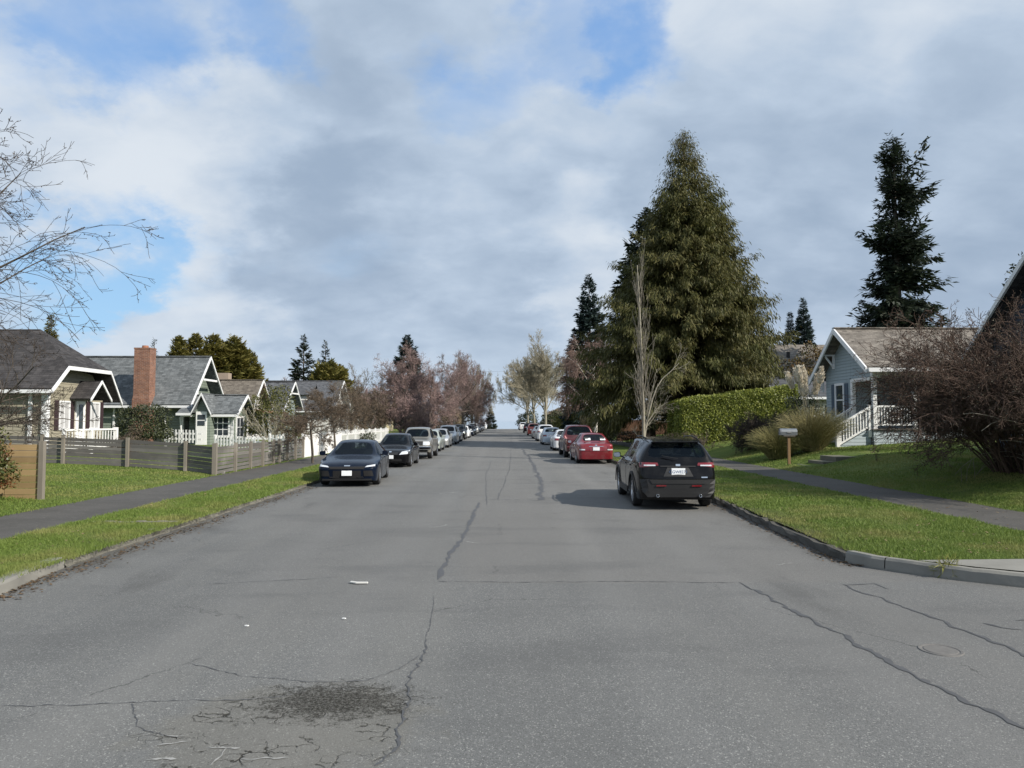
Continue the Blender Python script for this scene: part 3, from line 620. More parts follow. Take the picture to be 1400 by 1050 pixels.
simple('cypress_tree', 'rounded olive green cypress behind the long dark roof', 452, 502, 112, 3.9, MT['olivefir'], 46, nb=260, jitter=.15, elev=(20, 70), dens=16, hang=.2)
simple('cypress_tree', 'dark evergreen column beside the road beyond the crest', 671, 556, 250, 2.2, MT['fir'], 47, nb=140, jitter=.2, dens=14, pybot=592)
simple('cypress_tree', 'narrow bright green conical shrub at the foot of the huge cedar', 836, 563, 60, .75, MT['olivefir'], 48, nb=200, jitter=.1, elev=(40, 75), dens=30, pybot=600, hang=.1, spray=.3)
# ------------------------------------------------------------------ bare trees
def grow(rg, P, D, L, Rr, steps, wander, trop, taper):
    pts = [P]; rad = [Rr]; dirs = []
    for k in range(steps):
        D = nrm(D+rg.normal(0, wander, D.shape)+np.asarray(trop)*((k+1)/steps)); dirs.append(D)
        P = P+D*(L/steps)[:, None]; pts.append(P); rad.append(Rr*(1-(1-taper)*(k+1)/steps))
    return np.array(pts), np.array(rad), np.array(dirs+[dirs[-1]])
def spawn(rg, pts, rad, dirs, L, n, t0, t1, ang, ratio, rr, bias=None, short=.5):
    S, N = pts.shape[0]-1, pts.shape[1]; i = np.repeat(np.arange(N), n); t = rg.uniform(t0, t1, len(i))*S
    k = np.minimum(t.astype(int), S-1); f = (t-k)[:, None]
    P = pts[k, i]*(1-f)+pts[k+1, i]*f; D0 = dirs[k, i]; r = (rad[k, i]*(1-f[:, 0])+rad[k+1, i]*f[:, 0])
    pr = nrm(np.cross(D0, rg.normal(0, 1, D0.shape))); a = np.radians(rg.uniform(ang[0], ang[1], len(i)))[:, None]
    D = D0*np.cos(a)+pr*np.sin(a)
    if bias is not None: D = nrm(D+np.asarray(bias))
    return P, D, L[i]*rg.uniform(ratio[0], ratio[1], len(i))*(1-short*t/S), r*rr
def segs(pts, rad): 
    return pts[:-1].reshape(-1, 3), pts[1:].reshape(-1, 3), rad[:-1].ravel(), rad[1:].ravel()
def bare(name, label, x, y, seed, levels, stems, trunkm, twigm, group=None, cat_='tree', buds=None, nt_=2, bz=None, minr=.004, parts=('trunk', 'branches', 'buds'), clip=None, fit=None):
    bz = float(zat(x, y)) if bz is None else bz
    t = thing(name, label, cat_, (x, y, bz), group); rg = np.random.default_rng(seed)
    P, D, L, Rr = stems(rg); P = P+np.array([x, y, bz]); big = []; sml = []; tips = []
    for li, lv in enumerate(levels):
        if li: P, D, L, Rr = spawn(rg, pts, rad, dirs, L, lv['n'], lv.get('t0', .25), lv.get('t1', 1.), lv.get('ang', (25, 55)), lv.get('ratio', (.5, .8)), lv.get('rr', .55), lv.get('bias'), lv.get('short', .5))
        pts, rad, dirs = grow(rg, P, D, L, Rr, lv.get('steps', 4), lv.get('wander', .1), lv.get('trop', (0, 0, 0)), lv.get('taper', .4))
        rad = np.maximum(rad, minr)
        (big if li < nt_ else sml).append(segs(pts, rad))
        if li >= len(levels)-2: tips.append((pts[1:].reshape(-1, 3), dirs[1:].reshape(-1, 3)))
    if fit:                                              # scale the grown skeleton to the height and spread wanted
        al = np.concatenate([q[1] for q in big+sml]); zt = np.percentile(al[:, 2]-bz, 98.6); rt = np.percentile(np.hypot(al[:, 0]-x, al[:, 1]-y), 96)
        b0 = np.array([x, y, bz]); sc_ = np.array([fit[1]/rt, fit[1]/rt, fit[0]/zt]); fx = lambda p: b0+(p-b0)*sc_
        big = [(fx(a), fx(c), r0, r1) for a, c, r0, r1 in big]; sml = [(fx(a), fx(c), r0, r1) for a, c, r0, r1 in sml]; tips = [(fx(a), d_) for a, d_ in tips]
    if cat_ == 'shrub': parts = ('stems', 'twigs', 'buds')
    mesh_np(parts[0], *tubes(*[np.concatenate(q) for q in zip(*big)], 7), trunkm, t, smooth=True)
    if sml: mesh_np(parts[1], *tubes(*[np.concatenate(q) for q in zip(*sml)], 3), twigm, t)
    if buds:
        P = np.concatenate([a for a, _ in tips]); D = np.concatenate([d for _, d in tips]); n = buds['n']
        i = rg.integers(0, len(P), n); P = P[i]+rg.normal(0, buds.get('spread', .04), (n, 3)); D = nrm(D[i]*.4+rg.normal(0, .6, (n, 3)))
        if clip is not None: kk = clip(P); P, D = P[kk], D[kk]; n = len(P)
        l = buds['l']*(.5+rg.random(n)); V, F = kites(P, D, rg.normal(0, 1, (n, 3)), l, l*buds.get('w', .5)); mesh_np(parts[2], V, F, buds['m'], t)
    return t
def single(h, r, lean=(0, 0)):
    return lambda rg: (np.zeros((1, 3))-np.array([[0, 0, .1]]), nrm(np.array([[lean[0], lean[1], 1.]])), np.array([h+.1]), np.array([r]))
def multi(n, spread, L, r, up=1., out=.6):
    def f(rg):
        a = rg.uniform(0, 6.283, n); q = np.sqrt(rg.random(n)); P = np.stack([np.cos(a)*q*spread, np.sin(a)*q*spread, a*0-.05], 1)
        D = np.stack([np.cos(a)*out*(q+.2), np.sin(a)*out*(q+.2), up+a*0], 1)+rg.normal(0, .18, (n, 3))
        return P, nrm(D), L*rg.uniform(.6, 1.1, n), r*rg.uniform(.6, 1.2, n)
    return f
def twig(name, a, b): return leafmat(name, a, b, None, .8, 1, .2)
MT['plumtwig'] = twig('plum_twig', (.14, .105, .094), (.28, .21, .19))
MT['plumbud'] = leafmat('plum_buds', (.20, .132, .125), (.37, .255, .24), None, .7)
MT['brtwig'] = twig('brown_twig', (.075, .058, .045), (.15, .118, .088))
MT['paletwig'] = twig('pale_twig', (.22, .20, .145), (.37, .335, .25))
MT['palebud'] = leafmat('pale_buds', (.26, .235, .15), (.40, .36, .25), None, .7)
MT['birchtwig'] = twig('birch_twig', (.13, .088, .075), (.23, .165, .14))
MT['greytwig'] = twig('grey_twig', (.16, .145, .115), (.27, .245, .20))
MT['darktwig'] = twig('dark_twig', (.035, .028, .024), (.085, .068, .055))
MT['brbud'] = leafmat('brown_buds', (.10, .07, .045), (.20, .145, .10), None, .8)
# street plums down the left side
def plum_levels(tw, up=.05):
    return [dict(steps=3, wander=.05, taper=.75), dict(n=10, t0=.35, t1=1, ang=(30, 85), ratio=(1.7, 2.35), rr=.5, steps=6, wander=.10, trop=(0, 0, up), short=0),
            dict(n=9, t0=.18, ang=(20, 60), ratio=(.42, .7), rr=.45, steps=4, wander=.13, trop=(0, 0, .03)), dict(n=9, t0=.1, ang=(22, 65), ratio=(.38, .62), rr=.42, steps=3, wander=.16, trop=(0, 0, .05)),
            dict(n=tw, t0=.1, ang=(25, 65), ratio=(.45, .85), rr=.5, steps=2, wander=.15)]
pg = 'bare plum trees along the left verge'
def plum(label, px, Y, top, seed, tw=9, m='plumtwig', bm='plumbud', nb=26000, X=None, grp=pg, r=.2, bl=.075, sp=1., rad=None):
    p = at(px, 575, Y); x = p.x if X is None else X; H = at(px, top, Y).z-float(zat(x, Y)); h = H*.20
    s = H/9.5
    return bare('plum_tree', label, x, Y, seed, plum_levels(tw), single(h*1.12*sp, r*s), MT['bark'], MT[m], grp, buds=dict(n=nb, l=bl, w=.45, m=MT[bm], spread=.10) if nb else None, minr=.006+.00005*Y, fit=(H, rad or H*.5))
plum('pinkish bare plum, first of the big ones and behind the silver pickup', 548, 64, 517, 51, rad=4.1)
plum('largest pinkish bare plum with a forked trunk above the parked cars', 588, 76, 488, 52, 10, nb=36000, rad=5.8)
plum('reddish bare plum third along the left verge, behind the largest', 615, 94, 489, 53, rad=5.8)
plum('brownish bare plum overhanging the far end of the left row of cars', 633, 116, 490, 54, rad=5.4, m='brtwig', bm='plumbud')
plum('pale brown bare tree near the crest on the left', 645, 142, 494, 55, rad=5.2, m='paletwig', bm='brbud', nb=16000)
plum('last bare tree on the left before the crest, its twigs reaching over the road', 653, 168, 506, 56, rad=5., m='brtwig', bm='palebud', nb=14000)
plum('grey brown bare tree behind the white picket fence, left of the plums', 517, 60, 517, 57, rad=2.8, m='brtwig', bm='brbud', nb=6000, X=-11.0, grp=None, tw=5)
plum('thin grey bare tree in the yard behind the white fence', 490, 72, 506, 58, rad=2.8, m='greytwig', bm='brbud', nb=3000, X=-15, grp=None, tw=4)
plum('red brown bare tree behind the long dark roof', 420, 130, 508, 59, m='plumtwig', bm='plumbud', nb=8000, X=None, grp=None, tw=5)
# two small dense street trees
def small(label, x, Y, top, seed, nb, twn=9):
    H = at(690+x/Y*1000, top, Y).z-.12
    return bare('young_tree', label, x, Y, seed, [dict(steps=3, wander=.04, taper=.8), dict(n=11, t0=.72, t1=1, ang=(35, 88), ratio=(.75, 1.1), rr=.5, steps=4, wander=.13, trop=(0, 0, .05), short=0),
        dict(n=8, t0=.2, ang=(25, 60), ratio=(.4, .7), rr=.5, steps=3, wander=.16), dict(n=7, t0=.1, ang=(25, 65), ratio=(.4, .65), rr=.5, steps=2, wander=.2), dict(n=twn, t0=.05, ang=(25, 70), ratio=(.4, .7), rr=.6, steps=2, wander=.2)],
        single(H*.5, .055), MT['bark'], MT['brtwig'], 'young trees beside the white fence', buds=dict(n=nb, l=.035, w=.5, m=MT['brbud'], spread=.05), minr=.0052)
small('small bare tree with a dense round crown, at the left end of the white fence', -7.95, 30.5, 522, 61, 6000, 10)
small('small bare tree just behind the dark blue car, second along the white fence', -8.5, 37, 524, 62, 7000, 10)
# right side
def fan(label, px, Y, top, seed, X=None, m='paletwig', bm='palebud', nb=16000, r=.24, rad=5., grp='pale bare trees on the right by the crest'):
    p = at(px, 575, Y); x = p.x if X is None else X; H = at(px, top, Y).z-float(zat(x, Y))
    return bare('bare_tree', label, x, Y, seed, [dict(steps=3, wander=.04, taper=.85), dict(n=13, t0=.4, t1=1, ang=(10, 68), ratio=(1.4, 1.95), rr=.42, steps=6, wander=.06, trop=(0, 0, .08), short=.1),
        dict(n=10, t0=.2, ang=(14, 40), ratio=(.4, .65), rr=.5, steps=4, wander=.08, trop=(0, 0, .10)), dict(n=9, t0=.12, ang=(18, 45), ratio=(.38, .6), rr=.5, steps=3, wander=.1, trop=(0, 0, .10)), dict(n=8, t0=.1, ang=(18, 45), ratio=(.5, .8), rr=.6, steps=2, wander=.1)],
        single(H*.33, r*H/16), MT['barkgrey'], MT[m], grp, buds=dict(n=int(nb*.7), l=.07, w=.45, m=MT[bm], spread=.1), minr=.008+.00006*Y, fit=(H, rad))
fan('large pale fan shaped bare tree on the right, nearest of the pale ones', 746, 112, 464, 71, rad=7.2)
fan('pale bare tree in the middle of the pale group on the right', 731, 136, 480, 72, nb=12000, rad=6.4)
fan('pale bare tree closest to the crest on the right', 722, 165, 492, 73, nb=10000, rad=6.0)
fan('grey bare tree behind the utility pole', 768, 100, 505, 74, rad=4., X=11, m='greytwig', bm='brbud', nb=9000, grp=None)
bare('birch_tree', 'weeping pinkish bare birch with white limbs, left of the huge cedar', 10.2, 83, 75, [dict(steps=4, wander=.05, taper=.75), dict(n=12, t0=.35, t1=1, ang=(25, 60), ratio=(.55, .85), rr=.45, steps=6, wander=.08, trop=(0, 0, .05), short=.3),
    dict(n=10, t0=.2, ang=(20, 60), ratio=(.4, .7), rr=.4, steps=5, wander=.1, trop=(0, 0, -.25)), dict(n=11, t0=.1, ang=(15, 50), ratio=(.6, 1.), rr=.5, steps=4, wander=.08, trop=(0, 0, -.55)), dict(n=4, t0=.1, ang=(15, 40), ratio=(.5, .9), rr=.6, steps=3, wander=.06, trop=(0, 0, -.5))],
    single(7.6, .2, (.02, 0)), MT['whitebark'], MT['birchtwig'], buds=dict(n=9000, l=.1, w=.35, m=MT['birchtwig'], spread=.08), minr=.013)
bare('birch_tree', 'leaning white birch trunk beside the conical green shrub', 8.7, 70, 76, [dict(steps=4, wander=.05, taper=.6), dict(n=9, t0=.5, ang=(20, 55), ratio=(.5, .8), rr=.4, steps=5, wander=.1, trop=(0, 0, -.05)), dict(n=9, t0=.2, ang=(20, 55), ratio=(.4, .7), rr=.45, steps=4, wander=.1, trop=(0, 0, -.3)), dict(n=7, t0=.1, ang=(20, 50), ratio=(.5, .9), rr=.5, steps=3, wander=.1, trop=(0, 0, -.4))],
    single(4.6, .16, (.08, .05)), MT['whitebark'], MT['birchtwig'], minr=.011)
# columnar sapling on the right verge
sx = 6.45
bare('columnar_tree', 'tall narrow pale bare tree in front of the huge cedar', sx, 34, 77, [dict(steps=6, wander=.012, taper=.25), dict(n=46, t0=.12, t1=.92, ang=(12, 24), ratio=(.17, .36), rr=.30, steps=6, wander=.045, trop=(0, 0, .45), short=.35),
    dict(n=6, t0=.15, ang=(10, 28), ratio=(.3, .55), rr=.5, steps=3, wander=.06, trop=(0, 0, .35))], single(9.1, .085), MT['barkgrey'], MT['greytwig'], minr=.007, nt_=1)
bare('bare_tree', 'spreading pale bare shrub tree with one curved limb, right of the narrow tree', 6.95, 35.2, 78, [dict(steps=9, wander=.16, trop=(.25, 0, .05), taper=.3), dict(n=6, t0=.3, ang=(20, 50), ratio=(.3, .6), rr=.5, steps=5, wander=.1, trop=(0, 0, .12)), dict(n=5, t0=.2, ang=(25, 55), ratio=(.4, .7), rr=.5, steps=4, wander=.1, trop=(0, 0, .08)), dict(n=4, t0=.1, ang=(25, 55), ratio=(.4, .7), rr=.5, steps=3, wander=.1)],
    lambda rg: (np.array([[-.3, 0, .0], [-.2, 0, 0], [-.25, .1, 0]]), nrm(np.array([[.20, 0, 1.], [.06, 0, 1], [-.3, .1, 1]])), np.array([5.2, 3.2, 2.4]), np.array([.055, .035, .03])), MT['barkgrey'], MT['greytwig'], minr=.006)
bare('bare_tree', 'bare pinkish shrub tree rising behind the clipped hedge', 12.3, 46.5, 79, [dict(steps=4, wander=.08), dict(n=5, t0=.3, ang=(20, 45), ratio=(.5, .7), steps=4, trop=(0, 0, .1)), dict(n=5, ang=(20, 50), ratio=(.5, .7), steps=3), dict(n=4, ang=(20, 50), ratio=(.5, .7), steps=2)], multi(7, .4, 3.1, .05, 1, .7), MT['barkgrey'], MT['birchtwig'], minr=.008)
# leafless cherry reaching in from the left edge
chl = [dict(steps=3, wander=.03, taper=.85), 
       dict(n=13, t0=.62, t1=1, ang=(20, 70), ratio=(1.15, 1.5), rr=.26, steps=9, wander=.09, trop=(.10, 0, .0), short=0, bias=(.40, .0, .38), taper=.22),
       dict(n=15, t0=.2, ang=(18, 52), ratio=(.40, .66), rr=.36, steps=9, wander=.08, trop=(.05, 0, -.28), bias=(.25, 0, .12), taper=.3),
       dict(n=6, t0=.12, ang=(22, 58), ratio=(.32, .62), rr=.5, steps=8, wander=.08, trop=(.02, 0, -.02), taper=.4),
       dict(n=3, t0=.15, ang=(25, 60), ratio=(.2, .5), rr=.6, steps=5, wander=.10, trop=(0, 0, .10))]
bare('cherry_tree', 'bare cherry with long arching branches reaching in at the left edge', -9.9, 10.6, 83, chl, single(2.9, .15, (-.05, 0)), MT['bark'], MT['darktwig'], buds=dict(n=5000, l=.026, w=.55, m=MT['darktwig'], spread=.004), minr=.0034, nt_=2)
bare('shrub_tree', 'low tangled bare branches in front of the tan house', -13.6, 19.0, 84, [dict(steps=6, wander=.14, trop=(.1, 0, -.02)), dict(n=8, t0=.15, ang=(25, 60), ratio=(.4, .7), steps=5, wander=.15, trop=(0, 0, .05)), dict(n=6, t0=.1, ang=(25, 60), ratio=(.4, .7), steps=4, wander=.15), dict(n=4, ang=(25, 60), ratio=(.4, .7), steps=3, wander=.15)],
     lambda rg: (np.zeros((9, 3))+np.array([0, 0, 1.2]), nrm(np.stack([rg.normal(.5, .5, 9), rg.normal(0, .4, 9), rg.uniform(.15, .8, 9)], 1)), rg.uniform(1.3, 2.5, 9), rg.uniform(.014, .03, 9)), MT['bark'], MT['darktwig'], minr=.005)
# ------------------------------------------------------------------ shrubs and hedges
def leafy(name, label, x, y, rx, ry, h, mats, seed, n=6000, leaf=.09, wid=.5, cat_='shrub', bz=None, z0=.05, group=None, stems=14, shape=1.0, lump=.16):
    bz = float(zat(x, y)) if bz is None else bz
    t = thing(name, label, cat_, (x, y, bz), group); rg = np.random.default_rng(seed)
    d = nrm(rg.normal(0, 1, (n, 3))); d[:, 2] = np.abs(d[:, 2])*1.6-.6; d = nrm(d)
    q = 1+lump*np.sin(d[:, 0]*5+seed)*np.sin(d[:, 1]*6+seed*2)+lump*.8*np.sin(d[:, 2]*7+d[:, 0]*4)
    rr = (.55+.47*rg.random(n)**.45)*q
    P = np.stack([x+d[:, 0]*rr*rx, y+d[:, 1]*rr*ry, bz+z0+(h-z0)*(.42+.55*d[:, 2]*rr)], 1); P[:, 2] = np.maximum(P[:, 2], bz+z0*rg.random(n))
    D = nrm(d*.25+rg.normal(0, .6, (n, 3))); l = leaf*(.6+.8*rg.random(n))
    V, F = kites(P, D, d+rg.normal(0, .5, (n, 3)), l, l*wid); mesh_np('leaves', V, F, mats, t)
    m_ = MB()
    for k_ in range(stems):
        a = rg.uniform(0, 6.28); q0 = rg.random()*.3; e = rg.uniform(.5, .85)
        m_.tube([(x+math.cos(a)*q0*rx*.4, y+math.sin(a)*q0*ry*.4, bz-.05), (x+math.cos(a)*rx*e*.5, y+math.sin(a)*ry*e*.5, bz+h*.4), (x+math.cos(a)*rx*e*.8, y+math.sin(a)*ry*e*.8, bz+h*.75)], [.022, .014, .006], 5)
    m_.build('stems', MT['bark'], t, smooth=True)
    return t
MT['laurel'] = leafmat('laurel_leaf', (.07, .10, .018), (.30, .32, .060), (.18, .21, .04), .5, 1.2, .35, trans=.2)
MT['darkleaf'] = leafmat('dark_leaf', (.020, .030, .014), (.060, .068, .028), None, .5)
MT['rustleaf'] = leafmat('rust_leaf', (.10, .055, .025), (.16, .11, .035), (.06, .07, .02), .5, 1.5)
MT['yelleaf'] = leafmat('yellow_green_leaf', (.10, .11, .02), (.22, .21, .05), None, .6)
leafy('photinia_shrub', 'clipped shrub with reddish tips at the left edge, beside the new board fence', -11.2, 15.0, 1.0, .9, 1.72, leafmat('photinia_leaf', (.035, .055, .015), (.10, .10, .03), (.16, .060, .025), .4, 2.2), 91, 9000, .075)
leafy('laurel_shrub', 'dark green rounded shrub in front of the brick chimney', -18.3, 37.2, 1.45, 1.1, 2.2, MT['darkleaf'], 92, 6500, .11)
bare('weeping_shrub', 'brown weeping mound of twigs left of the dark green shrub', -17.6, 33.2, 93, [dict(steps=6, wander=.08, trop=(0, 0, -.35)), dict(n=9, t0=.1, ang=(15, 50), ratio=(.4, .8), steps=4, trop=(0, 0, -.4)), dict(n=5, t0=.1, ang=(20, 50), ratio=(.4, .7), steps=3, trop=(0, 0, -.3))], multi(26, .12, 1.5, .018, 1, 1.3), MT['bark'], MT['brtwig'], cat_='shrub', buds=dict(n=3500, l=.06, w=.5, m=MT['brtwig'], spread=.05), minr=.006, nt_=1)
leafy('evergreen_shrub', 'loose olive evergreen shrub with bare tan stems, behind the grey fence', -14.4, 45.5, 1.5, 1.3, 3.5, leafmat('olive_leaf', (.050, .060, .012), (.115, .110, .035), None, .6), 94, 6500, .15, .35)
bare('shrub', 'bundle of bare tan stems in front of the olive shrub', -13.6, 43.6, 95, [dict(steps=4, wander=.06), dict(n=5, ang=(12, 40), ratio=(.4, .7), steps=3, trop=(0, 0, .1)), dict(n=3, ang=(12, 40), ratio=(.4, .7), steps=2)], multi(16, .35, 2.6, .022, 1, .7), MT['barkgrey'], MT['paletwig'], cat_='shrub', minr=.008)
leafy('evergreen_shrub', 'small dark shrub poking out between the white pickets and the black sedan', -9.0, 48, .6, .5, 1.0, MT['darkleaf'], 96, 1200, .09)
# hedge
def hedge(label, xa, xb, y0, y1, ztl, ztr, seed, n):
    t = thing('hedge', label, 'hedge', (xa, y0, float(zat(xa, y0)))); rg = np.random.default_rng(seed)
    def face(n, s):
        u = rg.random(n); v_ = rg.random(n); x = xa+(xb-xa)*u; zb = zat(x, y0); ztp = ztl+(ztr-ztl)*u+.05*np.sin(x*2.3)+.03*np.sin(x*5.1)
        if s == 'f': P = np.stack([x, y0+.07*np.sin(x*2.9)*np.sin(v_*5)+0*x, zb+(ztp-zb)*v_], 1); N = np.tile([0, -1., .15], (n, 1))
        if s == 't': P = np.stack([x, y0+(y1-y0)*v_, ztp], 1); N = np.tile([0, 0, 1.], (n, 1))
        if s == 'l': yy = y0+(y1-y0)*u; z0 = zat(np.full(n, xa), yy); P = np.stack([xa+.10*np.sin(yy*3)+0*u, yy, z0+(ztl-z0)*v_], 1); N = np.tile([-1., 0, .1], (n, 1))
        # round the edges
        dz = np.clip(1-(ztp-P[:, 2])/.35, 0, 1) if s != 't' else 0
        dx = np.clip(1-(P[:, 0]-xa)/.45, 0, 1)
        if s == 'f': P[:, 1] += .22*dz**2+.15*dx**2
        if s == 't': P[:, 2] -= .2*np.clip(1-(P[:, 1]-y0)/.35, 0, 1)**2+.2*dx**2
        if s == 'l': P[:, 0] += .2*np.clip(1-(ztl-P[:, 2])/.35, 0, 1)**2
        return P-N*(rg.random(n)**1.7*.32)[:, None], N
    A = [face(int(n*.62), 'f'), face(int(n*.24), 't'), face(int(n*.14), 'l')]
    P = np.concatenate([a for a, _ in A]); N = np.concatenate([q for _, q in A]); m_ = len(P)
    D = nrm(N*.12+rg.normal(0, .55, (m_, 3))+np.array([0, 0, -.15])); l = .135*(.6+.7*rg.random(m_))
    V, F = kites(P, D, N+rg.normal(0, .45, (m_, 3)), l, l*.46); mesh_np('leaves', V, F, MT['laurel'], t)
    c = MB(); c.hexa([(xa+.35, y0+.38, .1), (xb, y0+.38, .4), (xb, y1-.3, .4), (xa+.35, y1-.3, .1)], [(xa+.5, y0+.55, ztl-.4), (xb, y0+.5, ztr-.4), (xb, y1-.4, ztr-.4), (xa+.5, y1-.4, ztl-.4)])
    c.build('stems', plain('hedge_core', (.022, .022, .012), .9, .4, 3), t)  # one solid dark core closing the gaps behind the leaves, no separate stems
hedge('tall clipped bright green laurel hedge beside the right path', 10.3, 17.2, 42.6, 46.2, 3.12, 4.0, 5, 62000)
bare('shrub', 'low brown twiggy shrub at the foot of the hedge beyond the black SUV', 9.5, 39.5, 97, [dict(steps=4, wander=.12), dict(n=7, ang=(20, 60), ratio=(.5, .8), steps=3, wander=.15), dict(n=5, ang=(20, 60), ratio=(.5, .8), steps=2, wander=.15)], multi(40, 1.3, 1.0, .012, 1, .5), MT['bark'], MT['brtwig'], cat_='shrub', minr=.006)
leafy('laurel_shrub', 'low clipped dark hedge plant by the brown fence', 9.9, 58, 2.6, .8, .9, MT['darkleaf'], 98, 4000, .1)
bare('shrub', 'dark brown twiggy dome between the hedge and the pampas grass', 12.3, 34.2, 99, [dict(steps=5, wander=.1, trop=(0, 0, -.12)), dict(n=9, t0=.15, ang=(20, 60), ratio=(.45, .75), steps=4, wander=.13), dict(n=7, t0=.1, ang=(20, 60), ratio=(.45, .75), steps=3, wander=.15), dict(n=3, ang=(20, 60), ratio=(.45, .75), steps=2)], multi(36, .3, 1.7, .016, 1, 1.0), MT['darktwig'], MT['darktwig'], cat_='shrub', buds=dict(n=6000, l=.05, w=.5, m=MT['darktwig'], spread=.05), minr=.006)
leafy('bush', 'olive and rust leaved tall shrub left of the blue grey gable', 20.6, 49, 2.2, 1.6, 5.6, MT['rustleaf'], 100, 8000, .15)
leafy('bush', 'dark evergreen shrub at the corner of the blue grey house', 15.0, 36.6, .9, .8, 2.6, MT['darkleaf'], 101, 3000, .1)
leafy('bush', 'low green shrub below the window of the blue grey house', 14.6, 33.9, .8, .7, 1.25, leafmat('mid_leaf', (.05, .06, .015), (.10, .10, .03), None, .6), 102, 2500, .08)
leafy('bush', 'yellow green shrub at the foot of the utility pole', 7.6, 92, 1.6, 1.2, 2.6, MT['yelleaf'], 103, 3500, .2, .4)
leafy('bush', 'tan dried shrub beside the birches on the right verge', 9.0, 74, 1.6, 1.2, 2.6, leafmat('tan_leaf', (.16, .12, .06), (.30, .24, .13), None, .7), 104, 4500, .16, .3)
leafy('bush', 'dark round evergreen bush on the right beyond the crest', 6.8, 215, 3.2, 2, 5.2, MT['darkleaf'], 105, 2500, .4)
leafy('bush', 'dark green bush under the pale trees on the right', 8.9, 128, 2.6, 1.8, 3.2, MT['darkleaf'], 106, 2500, .3)
leafy('bush', 'brown hedge under the plum trees beside the left path', -10.2, 92, 1.6, 14, 3.0, leafmat('brown_leaf', (.065, .048, .034), (.13, .098, .066), None, .7), 107, 9000, .2, .35)
leafy('bush', 'tan hedge near the crest beside the left path', -9.5, 135, 1.8, 18, 4.0, leafmat('tan_brown_leaf', (.11, .088, .05), (.20, .16, .095), None, .7), 108, 9000, .28, .35)
leafy('bush', 'brown hedge behind the parked cars on the far right', 10.5, 150, 2.5, 18, 4.0, leafmat('brown_leaf_b', (.10, .075, .045), (.19, .145, .085), None, .7), 109, 7000, .28, .35)
def ivy_bush():
    leafy('evergreen_tree', 'small leaved evergreen showing over the dark blue roof at the right edge', 18.9, 25.4, 1.25, 1.1, 7.2, MT['darkleaf'], 110, 4500, .13, cat_='tree')
ivy_bush()
# great arching shrub at the right
bs = [dict(steps=8, wander=.09, trop=(0, 0, -.24), taper=.35), dict(n=8, t0=.25, ang=(18, 50), ratio=(.30, .6), rr=.5, steps=5, wander=.13, trop=(0, 0, -.16)),
      dict(n=7, t0=.15, ang=(20, 60), ratio=(.35, .65), rr=.55, steps=4, wander=.16, trop=(0, 0, -.06)), dict(n=4, t0=.1, ang=(20, 60), ratio=(.35, .7), rr=.6, steps=3, wander=.18)]
MT['bushtwig'] = twig('bush_twig', (.055, .037, .029), (.130, .088, .068))
bare('shrub', 'huge tangled brown arching shrub on the right lawn', 12.75, 17.6, 111, bs, multi(240, .9, 3.9, .017, 1.35, .70), MT['bushtwig'], MT['bushtwig'], cat_='shrub', minr=.0046, nt_=1,
     buds=dict(n=42000, l=.040, w=.55, m=leafmat('bush_leaf', (.028, .028, .017), (.105, .090, .060), (.06, .045, .03), .6, 1.4), spread=.06))
bare('shrub', 'pale bare canes arching out of the foot of the huge brown shrub', 12.4, 16.0, 112, [dict(steps=9, wander=.08, trop=(-.04, -.05, -.42), taper=.4), dict(n=5, t0=.3, ang=(20, 55), ratio=(.25, .5), rr=.6, steps=5, wander=.1, trop=(0, 0, -.25))], multi(11, .5, 2.9, .014, 1., 1.1), MT['greytwig'], MT['greytwig'], cat_='shrub', minr=.005)
# pampas grass
def pampas(label, x, y, rad, h, n, plumes, seed, mat):
    bz = float(zat(x, y)); t = thing('pampas_grass', label, 'plant', (x, y, bz), 'pampas clumps by the mailbox'); rg = np.random.default_rng(seed)
    a = rg.uniform(0, 6.283, n); q = rg.random(n)**.7; P = np.stack([x+np.cos(a)*q*.35, y+np.sin(a)*q*.35, np.full(n, bz)], 1); D = nrm(np.stack([np.cos(a)*(.08+.52*q), np.sin(a)*(.08+.52*q), np.full(n, 1.)], 1)+rg.normal(0, .12, (n, 3)))
    pts, rad_, dirs = grow(rg, P, D, h*rg.uniform(.7, 1.25, n), np.full(n, .008), 7, .03, (0, 0, -.26), .25)
    mesh_np('leaves', *tubes(*segs(pts, np.maximum(rad_, .0035)), 3), mat, t)
    for k_ in range(plumes):
        a = rg.uniform(0, 6.28); x0 = x+math.cos(a)*.2; y0 = y+math.sin(a)*.2; hh = h*rg.uniform(1.5, 1.85); lx, ly = rg.normal(-.22, .24), rg.normal(0, .15)
        st = MB(); top = Vector((x0+lx, y0+ly, bz+hh)); st.tube([(x0, y0, bz+.2), (x0+lx*.4, y0+ly*.4, bz+hh*.6), top], [.011, .009, .006], 5); so = st.build('stalk', MT['paletwig'], t)
        m_ = 700; u = rg.random(m_); ax = np.array([lx*.35, ly*.35, .62]); w_ = .115*np.sin(np.clip(u*1.1+.08, 0, 1)*math.pi)**.7
        aa = rg.uniform(0, 6.28, m_); P = np.array(top)-ax*.35+ax[None]*u[:, None]+np.stack([np.cos(aa)*w_*.5, np.sin(aa)*w_*.5, 0*aa], 1)
        Dd = nrm(np.stack([np.cos(aa)*.5, np.sin(aa)*.5, np.full(m_, .9)], 1)+rg.normal(0, .2, (m_, 3))); l = rg.uniform(.10, .20, m_)
        V, F = kites(P, Dd, rg.normal(0, 1, (m_, 3)), l, l*.3); mesh_np('plume', V, F, MT['plume'], so)
MT['plume'] = leafmat('pampas_plume', (.62, .56, .46), (.82, .76, .65), None, .9)
pl_m = leafmat('pampas_leaf', (.22, .195, .08), (.46, .40, .20), None, .6)
